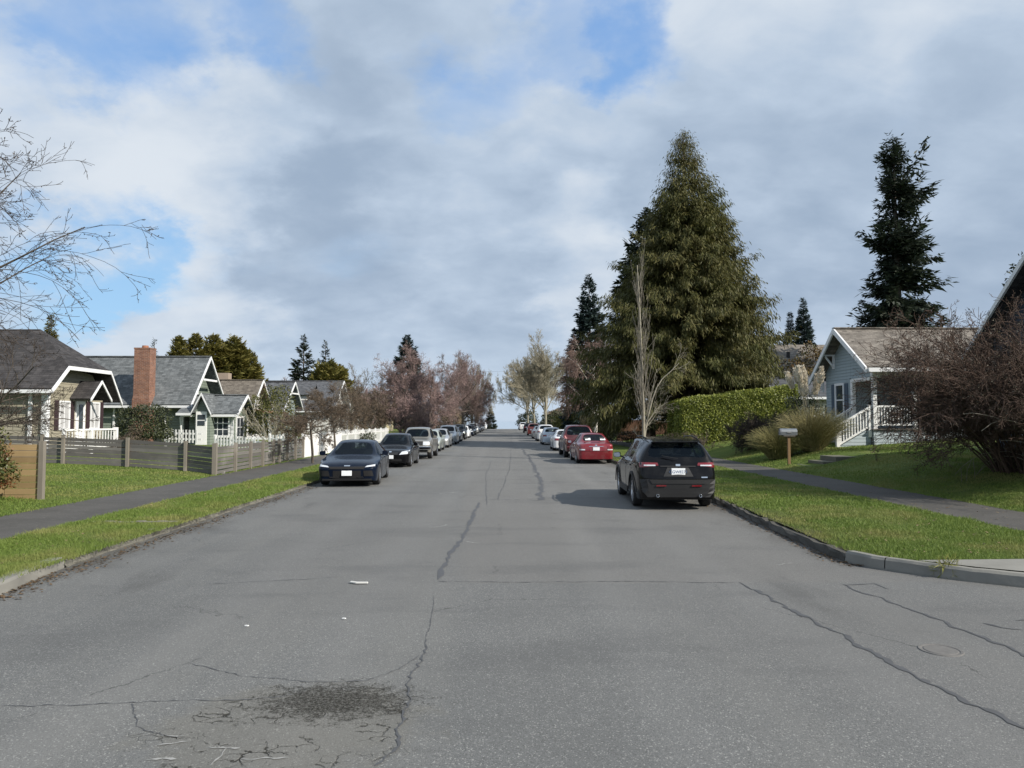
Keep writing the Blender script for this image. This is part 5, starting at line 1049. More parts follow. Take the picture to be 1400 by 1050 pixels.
t = thing('fence', 'brown vertical board fence in the shade under the huge cedar', 'fence', (11, 62, .3)); m_ = MB()
for k_ in range(52): m_.box((9.6+k_*.12, 62-.012+.004*(k_ % 2), .1), (9.715+k_*.12, 62.012, 1.95+random.uniform(-.01, .01)))
m_.build('board_panel', MT['brfence'], t)
for k_ in range(4): MB().box((9.5+k_*2.1, 62.014, 0), (9.62+k_*2.1, 62.13, 2.0)).build('post', MT['brfence'], t)
# concrete steps up the right lawn
s_ = MB()
for i, (xa, zt) in enumerate([(10.75, .30), (11.15, .46), (11.6, .63)]): s_.box((xa, 25.6+.0*i, .05), (xa+.42+(1.1 if i == 2 else .06), 26.9, zt))
tag(s_.build('garden_steps', plain('mossy_steps', (.12, .115, .085), .95, .4, 4, bmp=.6), bevel=.015), 'three old concrete steps set in the right lawn behind the mailbox', 'steps')
# mailbox
p = at(1079, 637, 27.2); z0 = float(zat(p.x, 27.2)); t = thing('mailbox', 'grey metal mailbox on a wooden post beside the right path', 'mailbox', (p.x, 27.2, z0))
MB().box((p.x-.045, 27.155, z0-.1), (p.x+.045, 27.245, z0+1.05)).build('post', wood('mailbox_post', (.20, .12, .06), (.32, .21, .11), axis=1), t)
MB().box((p.x-.22, 27.1, z0+1.05), (p.x+.22, 27.3, z0+1.09)).build('support', MT['weath'], t)
pf = [(-.11, 0), (.11, 0), (.11, .13), (.095, .19), (.055, .235), (0, .25), (-.055, .235), (-.095, .19), (-.11, .13)]
MB().prism([(p.x-.31, 27.2+a, z0+1.09+c) for a, c in pf], (.60, 0, 0)).build('box', plain('galvanised', (.24, .26, .28), .38, .3, 8, .7), t, bevel=.008)
MB().prism([(p.x-.335, 27.2+a*.97, z0+1.095+c*.97) for a, c in pf], (.022, 0, 0)).build('door', plain('galvanised_door', (.22, .23, .25), .45, .2, 8, .6), t)
MB().box((p.x-.1, 27.07, z0+1.17), (p.x+.06, 27.085, z0+1.21)).build('flag', plain('flag_grey', (.2, .2, .2), .5), t)
# utility pole
p = at(775, 580, 94); z0 = float(zat(p.x, 94)); t = thing('utility_pole', 'thin wooden utility pole before the pink birch', 'pole', (p.x, 94, z0))
MB().tube([(p.x, 94, z0-.2), (p.x, 94, 9.5)], [.16, .11], 8).build('pole', MT['bark'], t); MB().bar((p.x-1.1, 93.88, 8.9), (p.x+1.1, 93.88, 8.9), .1, .12).build('crossarm', MT['bark'], t)
for s in (-1, 0, 1): MB().lathe((p.x+s*.9, 93.88, 8.96), (0, 0, 1), [(0, .04), (.1, .06), (.16, .03), (.18, 0)], 8).build('insulator', MT['greyp'], t)
wl = MB(); q = [Vector((p.x-.9, 93.88, 9.1)).lerp(Vector((-7.0, 112, 9.6)), i/10)-Vector((0, 0, .5*math.sin(i/10*math.pi))) for i in range(11)]; wl.tube(q, .007, 4); tag(wl.build('service_wire', MT['blackp']), 'thin wire running from the utility pole across the street', 'wire')
# small things on the asphalt
p = G(489, 799); m_ = MB(); m_.quad((p.x-.10, p.y+.02, .012), (p.x-.02, p.y-.015, .03), (p.x-.01, p.y+.03, .02), (p.x-.09, p.y+.06, .015)); m_.quad((p.x-.02, p.y-.015, .03), (p.x+.11, p.y-.005, .01), (p.x+.115, p.y+.02, .012), (p.x-.01, p.y+.03, .02))
m_ = MB(); m_.prism([(p.x-.10, p.y+.03, .008), (p.x-.02, p.y-.012, .008), (p.x+.115, p.y-.004, .008), (p.x+.12, p.y+.022, .008), (p.x-.01, p.y+.028, .008), (p.x-.085, p.y+.07, .008)], (0, 0, .02)); tag(m_.build('paper_scrap', plain('scrap_paper', (.52, .52, .50), .8), bevel=.006), 'bent white paper scrap, largest bit of litter on the road', 'litter')
for (px, py, lab) in [(470, 847, 'small white scrap lying nearer than the bent paper scrap'), (337, 857, 'tiny white scrap farthest left on the asphalt')]:
    p = G(px, py); m_ = MB(); m_.prism([(p.x-.018, p.y, .006), (p.x+.014, p.y-.008, .006), (p.x+.02, p.y+.010, .006), (p.x-.012, p.y+.014, .006)], (0, 0, .008)); tag(m_.build('paper_scrap', MT['white2']), lab, 'litter')
p = G(1286, 889); t = MB().lathe((p.x, p.y, .0), (0, 0, 1), [(.0, .17), (.007, .165), (.006, .145), (.002, .14), (.002, .13), (.006, .125), (.006, 0)], 28).build('valve_cover', plain('rusty_iron', (.13, .125, .118), .8, .4, 20)); tag(t, 'small rusty round valve cover in the asphalt at the lower right', 'cover')
# ------------------------------------------------------------------ cars
# Local frame: nose towards +y, z up from the ground. Body cage -> subdivided -> split into parts by material slot.
SLOT = ['body', 'glass', 'under']
def car_cage(sp):
    L, w = sp['L'], sp['W']/2; a1, a2 = sp['a1'], sp['a2']; rw = sp['rw']; Ra = rw*1.16; zs = sp['zs']; lo = sp.get('zlow', .52)
    S = [.05, .17, a1-Ra, a1-.72*Ra, a1, a1+.72*Ra, a1+Ra, sp['m1'], sp['m2'], a2-Ra, a2-.72*Ra, a2, a2+.72*Ra, a2+Ra, L-.15, L-.04]
    arch = [0, 0, 0, .70, 1.02, .70, 0, 0, 0, 0, .70, 1.02, .70, 0, 0, 0]
    xf = [.84, .965, .99, .995, 1, 1, 1, 1, 1, 1, 1, 1, .995, .985, .95, .85]
    U = sp['up']                                            # per column: s, z, x factor at roof edge / hood edge
    B = sp['belt']                                          # per column: s, z
    cols = []
    for c in range(16):
        s = S[c]; za = (rw+Ra*arch[c]) if arch[c] else zs; x = w*xf[c]
        su, zu, xu = U[c]; sb, zb = B[c]
        z2 = max(lo, za+.07 if arch[c] else 0); z3 = max(zb-.15, z2+.05) if not arch[c] else max(zb-.13, z2+.04)
        bt = sp.get('tumble', .965)
        xb = x*(bt if 5 <= c <= 13 else (bt-.01))
        r = [(0, s, zs), (.66*w if arch[c] else .35*w, s, zs), (.70*w if arch[c] else .68*w, s, za), (x*.975, s, za), (x, s, z2), (x*.998, s, z3), (xb, sb, zb), (xu*w, su, zu-sp.get('crown', .035)), (xu*w*.55, su, zu-.008), (0, su, zu)]
        if c in (0, 15):
            fx = [0, .35*w, .68*w]
            r[0] = (0, s, zs+.03); r[1] = (fx[1], s, zs+.03); r[2] = (fx[2], s, zs+.03); r[3] = (x*.97, s, zs+.05)
        cols.append(r)
    return cols
def build_car(name, label, sp, group, lod=2):
    L = sp['L']; cols = car_cage(sp); NR = 10
    bm = bmesh.new(); V = {}
    def vert(c, r, sgn):
        x, s, z = cols[c][r]
        if x == 0: sgn = 1
        k = (c, r, sgn)
        if k not in V: V[k] = bm.verts.new((x*sgn, L/2-s, z))
        return V[k]
    gl = {}
    wr = sp['windows']                                       # (group, column range, rows)
    cr = bm.edges.layers.float.new('crease_edge')
    for sgn in (1, -1):
        for c in range(15):
            for r in range(NR-1):
                q = [vert(c, r, sgn), vert(c+1, r, sgn), vert(c+1, r+1, sgn), vert(c, r+1, sgn)]
                if sgn < 0: q.reverse()
                f = bm.faces.new(q); f.material_index = 2 if r < 3 else 0
                for g, (c0, c1), (r0, r1) in wr:
                    if c0 <= c < c1 and r0 <= r < r1: gl.setdefault((g, sgn if g.startswith('s') else 0), []).append(f)
        for c, bul in ((0, .10), (15, -.06)):                 # nose and tail caps
            def pt(i, j):                                     # i: 0 centre..3 edge ; j: 0 bottom..3 top
                if j == 0: return vert(c, i, sgn)
                if j == 3: return vert(c, {0: 9, 1: 8, 2: 7, 3: 6}[i], sgn)
                if i == 3: return vert(c, 3+j, sgn)
                k = (c, 'cap', i, j, 1 if i == 0 else sgn)
                if k not in V:
                    e = cols[c][3+j]; V[k] = bm.verts.new((cols[c][{0: 0, 1: 1, 2: 2}[i]][0]*sgn, L/2-e[1]+bul*(1-.25*i)*(1 if c == 0 else 1)*(sp.get('tailflat', 1) if c else sp.get('noseflat', 1)), e[2]))
                return V[k]
            for i in range(3):
                for j in range(3):
                    q = [pt(i, j), pt(i, j+1), pt(i+1, j+1), pt(i+1, j)]
                    if (c == 0) == (sgn > 0): q.reverse()
                    f = bm.faces.new(q); f.material_index = 0
    bm.normal_update(); bmesh.ops.recalc_face_normals(bm, faces=bm.faces)
    for key, fs in gl.items():
        res = bmesh.ops.inset_region(bm, faces=fs, thickness=sp.get('pillar', .05), use_even_offset=True, use_boundary=True)
        for f in fs: f.material_index = 1
        es = set(e for f in fs for e in f.edges)
        for e in es:
            mi = [f.material_index for f in e.link_faces]
            if len(set(mi)) > 1: e[cr] = .85
        for f in fs:
            for v in f.verts: pass
    for e in bm.edges:
        mi = set(f.material_index for f in e.link_faces)
        if mi == {0, 2}: e[cr] = .9
    for (c, r) in sp.get('creases', []):
        for sgn in (1, -1):
            a, b_ = V.get((c, r, sgn)), V.get((c+1, r, sgn))
            if a and b_:
                e = bm.edges.get((a, b_))
                if e: e[cr] = .6
    me = bpy.data.meshes.new('cage'); bm.to_mesh(me); bm.free()
    o = bpy.data.objects.new('cage', me); COL.objects.link(o); md = o.modifiers.new('s', 'SUBSURF'); md.levels = lod; md.render_levels = lod
    dg = bpy.context.evaluated_depsgraph_get(); ev = o.evaluated_get(dg).to_mesh()
    vs = np.array([v.co[:] for v in ev.vertices]); fs = [(tuple(p.vertices), p.material_index) for p in ev.polygons]
    bpy.data.objects.remove(o); bpy.data.meshes.remove(me)
    bv = BVHTree.FromPolygons([Vector(v) for v in vs], [f for f, _ in fs])
    t = thing(name, label, sp['cat'], (0, 0, 0), group); ORI[t] = Vector((0, 0, 0))
    def part(pname, slot, mat, sel=None, parent=t, push=0.):
        ff = [f for f, mi in fs if mi == slot and (sel is None or sel(vs[list(f)].mean(0)))]
        if not ff: return None
        ids = sorted(set(i for f in ff for i in f)); mp = {i: n for n, i in enumerate(ids)}
        o_ = link(pname, bpy.data.meshes.new(pname), parent); o_.data.from_pydata([tuple(vs[i]) for i in ids], [], [tuple(mp[i] for i in f) for f in ff]); o_.data.materials.append(mat)
        o_.data.polygons.foreach_set('use_smooth', [True]*len(ff)); return o_
    pt_ = sp['paint']
    part('body', 0, pt_); part('underbody', 2, MT['under'])
    yw = L/2-sp['up'][5][0]-.05; hx = sp['W']*.30
    ysf = L/2-sp['up'][6][0]; yrr = L/2-sp['up'][sp['rg'][0]][0]
    isside = lambda c: abs(c[0]) > hx and c[1] < ysf+.15 and c[1] > (yrr-.75 if sp['cat'] != 'x' else 0)
    nface = lambda c: 0
    # split glass by window groups through the position of the face
    cen = lambda f: vs[list(f)].mean(0)
    def normal(f): a, b_, c = [Vector(vs[i]) for i in f[:3]]; return (b_-a).cross(c-a).normalized()
    groups = {}
    for f, mi in fs:
        if mi != 1: continue
        n = normal(f); c = cen(f)
        if abs(n.x) > .72: k = ('side_window', int(c[0] > 0), int(c[1] > sp['bp']))
        elif c[1] > 0 if not sp.get('pick') else n.y > 0: k = ('windshield', 0, 0)
        else: k = ('rear_window', 0, 0)
        groups.setdefault(k, []).append(f)
    for k, ff in groups.items():
        ids = sorted(set(i for f in ff for i in f)); mp = {i: n for n, i in enumerate(ids)}
        o_ = link(k[0], bpy.data.meshes.new(k[0]), t); o_.data.from_pydata([tuple(vs[i]) for i in ids], [], [tuple(mp[i] for i in f) for f in ff]); o_.data.materials.append(MT['cglass']); o_.data.polygons.foreach_set('use_smooth', [True]*len(ff))
    # a panel lying on the body: corners (x, z) seen from the front or rear, (y, z) from a side
    def decal(pname, quad, face, mat, off=.008, n=(8, 4), parent=t, sub=None):
        quad = [Vector((a, b_, 0)) for a, b_ in quad]; P = []
        for j in range(n[1]+1):
            for i in range(n[0]+1):
                u, v = i/n[0], j/n[1]; q = quad[0].lerp(quad[1], u).lerp(quad[3].lerp(quad[2], u), v)
                if face == 'f': o0, d0 = Vector((q.x, L, q.y)), Vector((0, -1, 0))
                elif face == 'r': o0, d0 = Vector((q.x, -L, q.y)), Vector((0, 1, 0))
                elif face == 'l': o0, d0 = Vector((-3, q.x, q.y)), Vector((1, 0, 0))
                else: o0, d0 = Vector((3, q.x, q.y)), Vector((-1, 0, 0))
                loc, nn, _, _ = bv.ray_cast(o0, d0)
                if loc is None: loc, nn, _, _ = bv.find_nearest(o0+d0*(L*.55 if face in 'fr' else 2.1))
                P.append(loc-d0*off)
        W_ = n[0]+1; F = [(j*W_+i, j*W_+i+1, (j+1)*W_+i+1, (j+1)*W_+i) for j in range(n[1]) for i in range(n[0])]
        if face in ('f', 'l'): F = [f[::-1] for f in F]
        # thickness: skirt back to the body
        m_ = MB(); m_.v = [tuple(p) for p in P]; m_.f = F; m_.m = [0]*len(F)
        rim = [i for i in range(W_)]+[j*W_+n[0] for j in range(1, n[1]+1)]+[n[1]*W_+i for i in range(n[0]-1, -1, -1)]+[j*W_ for j in range(n[1]-1, 0, -1)]
        dd = {'f': Vector((0, -1, 0)), 'r': Vector((0, 1, 0)), 'l': Vector((1, 0, 0)), 's': Vector((-1, 0, 0))}[face]*(off+.01)
        b0 = len(m_.v); m_.v += [tuple(P[i]+dd) for i in rim]
        for a in range(len(rim)):
            c = (a+1) % len(rim); f = (rim[a], b0+a, b0+c, rim[c]); m_.f.append(f if face in ('r', 's') else f[::-1]); m_.m.append(0)
        return m_.build(pname, mat, parent, smooth=False)
    mir = lambda q: [(-a, b_) for a, b_ in (q[1], q[0], q[3], q[2])]
    for d in sp.get('decals', []):
        nm, q, face, mat, off = d[:5]; opt = d[5] if len(d) > 5 else ''
        decal(nm, q, face, MT[mat] if isinstance(mat, str) else mat, off)
        if 'm' in opt: decal(nm, mir(q), face, MT[mat] if isinstance(mat, str) else mat, off)
    # wheels
    r = sp['rw']; wd = sp.get('ww', .21)
    for s_ in (sp['a1'], sp['a2']):
        for sg in (-1, 1):
            y = L/2-s_; xo = sg*(sp['W']/2-.015); ax = Vector((sg, 0, 0)); c = Vector((xo-sg*wd, y, r))
            ty = MB(); ty.lathe(c, ax, [(0, r*.62), (.0, r*.90), (.02, r*.975), (.05, r), (wd-.05, r), (wd-.02, r*.98), (wd, r*.92), (wd+.004, r*.74), (wd-.012, r*.69), (wd-.05, r*.68)], 28 if lod > 1 else 16)
            wo = ty.build('wheel', MT['rubber'], t, smooth=True)
            rm = MB(); rr = r*.69
            rm.lathe(c, ax, [(wd-.05, rr), (wd-.008, rr), (wd-.008, rr*.93), (wd-.05, rr*.90), (wd-.09, rr*.3), (wd-.09, 0.001)], 28 if lod > 1 else 14)
            ns = sp.get('spokes', 5)
            for k in range(ns):
                a = 2*math.pi*k/ns+.3
                for da in ((-.16, .16) if lod > 1 else (0,)):
                    p0 = c+ax*(wd-.035)+Vector((0, math.cos(a+da*.4), math.sin(a+da*.4)))*rr*.12; p1 = c+ax*(wd-.022)+Vector((0, math.cos(a+da), math.sin(a+da)))*rr*.94
                    rm.bar(p0, p1, rr*.13, .03, up=(1, 0, 0))
            rm.lathe(c, ax, [(wd-.05, rr*.22), (wd-.02, rr*.2), (wd-.015, .001)], 12)
            rm.build('rim', MT[sp.get('rimm', 'rim')], wo, smooth=False)
    # mirrors
    cy, cz = L/2-sp['belt'][5][0]-.22, sp['belt'][5][1]+.10; ml = sp.get('mirror', 1.)
    for sg in (-1, 1):
        x0 = sg*sp['W']/2*.955; m_ = MB(); a_ = .19*ml; hh = .075*ml
        lo_ = []; 
        ring = [(.0, -.8), (.0, .8), (.3, 1), (.8, .85), (1, .3), (1, -.5), (.75, -1), (.3, -1)]
        m_.prism([(x0+sg*(.03+u*a_), cy-.03, cz+v*hh) for u, v in ring], (0, .06, 0)); m_.prism([(x0+sg*(.045+u*a_*.86), cy+.03, cz+v*hh*.82) for u, v in ring], (0, .05, 0)); m_.bar((x0-sg*.03, cy, cz-hh*.7), (x0+sg*.07, cy, cz-hh*.5), .05, .04)
        mo = m_.build('mirror', MT['blackp'] if sp.get('mblack') else pt_, t); g_ = MB(); g_.prism([(x0+sg*(.045+u*a_*.88), cy-.034, cz+v*hh*.82) for u, v in ring], (0, .003, 0)); g_.build('mirror_glass', MT['chrome'], mo)
    # seats and dashboard seen through the glass
    bz_ = sp['belt'][8][1]; W2 = sp['W']/2; yf_ = L/2-sp['m2']+.05; ycw = L/2-sp['up'][5][0]
    def seat(x0, y0, wd_):
        m_ = MB(); m_.box((x0-wd_/2, y0-.05, bz_-.62), (x0+wd_/2, y0+.46, bz_-.42)); m_.prism([(x0-wd_/2, y0+.02, bz_-.45), (x0-wd_/2, y0-.12, bz_-.45), (x0-wd_/2, y0-.24, bz_+.13), (x0-wd_/2, y0-.13, bz_+.13)], (wd_, 0, 0))
        for k in ([0] if wd_ < .7 else [-.38, .38]): m_.box((x0+k-.13, y0-.25, bz_+.15), (x0+k+.13, y0-.16, bz_+.33))
        m_.build('seat', MT['seat'], t, bevel=.03 if lod > 1 else 0)
    for sx in (-.38, .38): seat(sx, yf_, .5)
    if not sp.get('pick'): seat(0, yf_-.88, 1.2)
    m_ = MB(); m_.prism([(-W2*.84, ycw-.12, bz_-.35), (-W2*.84, ycw-.12, bz_-.02), (-W2*.84, ycw-.55, bz_-.01), (-W2*.84, ycw-.6, bz_-.35)], (W2*1.68, 0, 0)); m_.build('dashboard', MT['blackp'], t)
    m_ = MB(); m_.lathe((-.38, ycw-.72, bz_-.04), (0, -.85, .5), [(0, .17), (.02, .185), (.04, .17), (.02, .155), (0, .17)], 14); m_.build('steering_wheel', MT['blackp'], t)
    # door handles and shut lines
    if lod > 1:
        zb = sp['belt'][8][1]-.10
        for sg, fc in ((-1, 'l'), (1, 's')):
            for yy in sp['handles']: decal('door_handle', [(L/2-yy-.09, zb-.015), (L/2-yy+.09, zb-.015), (L/2-yy+.09, zb+.015), (L/2-yy-.09, zb+.015)], fc, pt_ if not sp.get('hchrome') else MT['chrome'], .025, (3, 1))
            for yy in sp['doors']: decal('door_seam', [(L/2-yy-.004, sp['zs']+.16), (L/2-yy+.004, sp['zs']+.16), (L/2-yy+.004, sp['belt'][8][1]-.03), (L/2-yy-.004, sp['belt'][8][1]-.03)], fc, MT['under'], .0035, (1, 8))
    ex = sp.get('extra')
    if ex: ex(t, sp, decal, bv)
    return t
def lerp_cols(keys, n=16):
    ks = sorted(keys); return [tuple(np.interp(c, ks, [keys[k][j] for k in ks]) for j in range(len(keys[ks[0]]))) for c in range(n)]
def belt_from(up, zs, L, lower_s, over=None):
    return None
def sedan(L=4.5, W=1.74, H=1.45, cat='car', **kw):
    k = L/4.5; h = H-1.45
    up = lerp_cols({0: (.06, .66, .62), 1: (.22*k, .745, .70), 2: (.45*k, .79, .74), 3: (.65*k, .82, .76), 4: (.95*k, .86, .78), 5: (1.30*k, .93+h*.4, .80), 6: (2.02*k, 1.385+h, .60), 7: (2.28*k, 1.435+h, .605), 8: (2.66*k, 1.45+h, .605), 9: (2.98*k, 1.435+h, .60), 10: (3.22*k, 1.395+h, .59), 11: (3.86*k, 1.035+h*.5, .72), 12: (4.02*k, 1.01+h*.4, .74), 13: (4.16*k, .995+h*.4, .73), 14: (4.38*k, .97+h*.4, .70), 15: (L-.06, .92+h*.4, .64)})
    bl = lerp_cols({0: (.07, .62), 1: (.2, .70), 2: (.45*k, .74), 3: (.65*k, .77), 4: (.95*k, .81), 5: (1.28*k, .875), 6: (1.72*k, .895), 7: (2.2*k, .905), 8: (2.62*k, .915), 9: (3.0*k, .925), 10: (3.42*k, .935), 11: (3.75*k, .94), 12: (3.98*k, .945), 13: (4.15*k, .945), 14: (4.36*k, .935), 15: (L-.055, .88)})
    sp = dict(L=L, W=W, cat=cat, a1=.90*k, a2=.90*k+2.62*k, rw=.315, zs=.19, m1=1.85*k, m2=2.55*k, up=up, belt=bl, rg=(10, 11), bp=L/2-2.55*k,
        windows=[('w', (5, 6), (7, 9)), ('r', (10, 11), (7, 9)), ('sf', (5, 8), (6, 7)), ('sr', (8, 10), (6, 7))], handles=[2.35*k, 3.25*k], doors=[1.52*k, 2.55*k, 3.42*k], crown=.03)
    sp.update(kw); return sp
def suv(L=4.6, W=1.85, H=1.69, cat='car', **kw):
    k = L/4.6; h = H-1.69
    up = lerp_cols({0: (.06, .86, .62), 1: (.22*k, .965, .70), 2: (.45*k, .99, .74), 3: (.65*k, 1.01, .76), 4: (.92*k, 1.035, .78), 5: (1.25*k, 1.09, .80), 6: (1.92*k, 1.58+h, .66), 7: (2.2*k, 1.645+h, .69), 8: (2.62*k, 1.67+h, .70), 9: (3.05*k, 1.665+h, .70), 10: (3.5*k, 1.655+h, .695), 11: (3.9*k, 1.64+h, .685), 12: (4.24*k, 1.615+h, .675), 13: (4.49*k, 1.17+h*.4, .83), 14: (4.53*k, 1.09, .80), 15: (L-.07, 1.0, .70)})
    bl = lerp_cols({0: (.07, .80), 1: (.2, .88), 2: (.45*k, .92), 3: (.65*k, .945), 4: (.92*k, .97), 5: (1.22*k, 1.02), 6: (1.6*k, 1.035), 7: (2.1*k, 1.05), 8: (2.6*k, 1.065), 9: (3.05*k, 1.08), 10: (3.5*k, 1.11), 11: (3.8*k, 1.15), 12: (4.12*k, 1.16), 13: (4.36*k, 1.12), 14: (4.47*k, 1.03), 15: (L-.065, .95)})
    sp = dict(L=L, W=W, cat=cat, a1=.93*k, a2=.93*k+2.69*k, rw=.36, zs=.22, zlow=.60, m1=1.9*k, m2=2.6*k, up=up, belt=bl, rg=(12, 13), bp=L/2-2.6*k,
        windows=[('w', (5, 6), (7, 9)), ('r', (12, 13), (7, 9)), ('sf', (5, 8), (6, 7)), ('sr', (8, 10), (6, 7)), ('sq', (10, 11), (6, 7))], handles=[2.4*k, 3.35*k], doors=[1.5*k, 2.58*k, 3.55*k], crown=.035, tumble=.955)
    sp.update(kw); return sp
def hatch(L=4.2, W=1.72, H=1.5, **kw):
    sp = suv(L, W, 1.69, **kw); f = H/1.69
    sp['up'] = [(s, z*f, x) for s, z, x in sp['up']]; sp['belt'] = [(s, z*f*.97, ) for s, z in sp['belt']]
    sp['belt'] = [(s, z) for s, z in [(a[0], a[1]) for a in sp['belt']]]
    sp.update(rw=.315, zs=.19, zlow=.5); sp.update(kw); return sp
def pickup(L=5.2, W=1.85, H=1.72, **kw):
    k = L/5.2; h = H-1.72; zb = 1.08+h*.4
    up = lerp_cols({0: (.06, .93, .66), 1: (.2*k, 1.02, .74), 2: (.5*k, 1.04, .78), 3: (.7*k, 1.05, .80), 4: (1.0*k, 1.07, .82), 5: (1.35*k, 1.12, .82), 6: (1.92*k, 1.63+h, .67), 7: (2.25*k, 1.70+h, .68), 8: (2.75*k, 1.71+h, .68), 9: (3.12*k, 1.66+h, .67), 10: (3.27*k, 1.13+h*.4, .86), 11: (3.36*k, .72, .86), 12: (4.3*k, .72, .86), 13: (4.8*k, .72, .86), 14: (L-.14, .72, .86), 15: (L-.05, zb-.01, .80)})
    bl = lerp_cols({0: (.07, .88), 1: (.2, .95), 2: (.5*k, .98), 3: (.7*k, .99), 4: (1.0*k, 1.01), 5: (1.32*k, 1.05), 6: (1.7*k, 1.06), 7: (2.2*k, 1.07), 8: (2.75*k, 1.08), 9: (3.15*k, zb), 10: (3.28*k, zb), 11: (4.1*k, zb), 12: (4.4*k, zb), 13: (4.8*k, zb), 14: (L-.1, zb), 15: (L-.045, zb)})
    sp = dict(L=L, W=W, cat='pickup', a1=.95*k, a2=.95*k+3.2*k, rw=.37, zs=.34, zlow=.66, m1=1.95*k, m2=2.7*k, up=up, belt=bl, rg=(9, 10), bp=L/2-2.55*k, pick=True,
        windows=[('w', (5, 6), (7, 9)), ('r', (9, 10), (7, 9)), ('sf', (5, 8), (6, 7)), ('sr', (8, 9), (6, 7))], handles=[2.45*k], doors=[1.5*k, 2.7*k, 3.2*k], crown=.03, tumble=.975, ww=.24, pillar=.045)
    sp.update(kw); return sp
P_ = {}
P_['black'] = paint('black_paint', (.003, .003, .004), .0, .05, .3, .03, 1.36); P_['navy'] = paint('navy_paint', (.002, .006, .017), .0, .05, .3, .02, 1.27); P_['red'] = paint('red_paint', (.20, .008, .016), .3); P_['maroon'] = paint('maroon_paint', (.085, .007, .011), .35)
P_['beige'] = paint('silver_beige_paint', (.25, .235, .20), .5); P_['silver'] = paint('silver_paint', (.42, .43, .43), .6); P_['seafoam'] = paint('pale_green_silver_paint', (.42, .46, .41), .4); P_['white'] = paint('white_paint', (.72, .73, .74), .0)
P_['grey'] = paint('grey_paint', (.10, .11, .12), .5); P_['dblue'] = paint('dark_blue_paint', (.018, .028, .05), .45); P_['orange'] = paint('orange_red_paint', (.52, .075, .045), .1); P_['green'] = paint('dark_green_paint', (.02, .035, .03), .4); P_['icy'] = paint('icy_blue_paint', (.55, .62, .70), .3)
def text(s, size, mat, M4, parent, name='lettering'):
    cu = bpy.data.curves.new(name, 'FONT'); cu.body = s; cu.size = size; cu.align_x = 'CENTER'; cu.align_y = 'CENTER'; cu.extrude = .0015
    o = bpy.data.objects.new(name, cu); COL.objects.link(o); dg = bpy.context.evaluated_depsgraph_get(); me = bpy.data.meshes.new_from_object(o.evaluated_get(dg)); bpy.data.objects.remove(o)
    me.transform(M4); me.materials.clear(); me.materials.append(mat); return link(name, me, parent)
def flat(decal, bv, L, x, z, y, face): pass
def plate(t, y, z, face, txt=None):
    sg = 1 if face == 'f' else -1; m_ = MB(); m_.box((-.155, y, z-.078), (.155, y+sg*.012, z+.078)); po_ = m_.build('licence_plate', MT['plate'], t, bevel=.004)
    if txt:
        M4 = Matrix.Translation((0, y+sg*.0125, z-.008)) @ Matrix.Rotation(R(90), 4, 'X')
        text(txt, .092, MT['plateblue'], M4, po_)
    return po_
sq = lambda x0, z0, x1, z1: [(x0, z0), (x1, z0), (x1, z1), (x0, z1)]
def front_set(z_l, z_h, grille, lamp_w=.30, Wd=1.74, lampm='clearlamp', low=True):
    w = Wd/2
    d = [('headlight', [(w*.50, z_l), (w*.93, z_l+.03), (w*.93, z_h+.02), (w*.56, z_h)], 'f', lampm, .012, 'm'), ('grille', grille, 'f', 'blackp', .008)]
    if low: d += [('lower_grille', sq(-w*.62, .26, w*.62, .40), 'f', 'blackp', .008)]
    return d
def rear_set(z_l, z_h, Wd=1.74, x0=.55):
    w = Wd/2
    return [('taillight', [(w*x0, z_l), (w*.95, z_l), (w*.95, z_h), (w*x0, z_h)], 'r', 'redlamp', .012, 'm')]
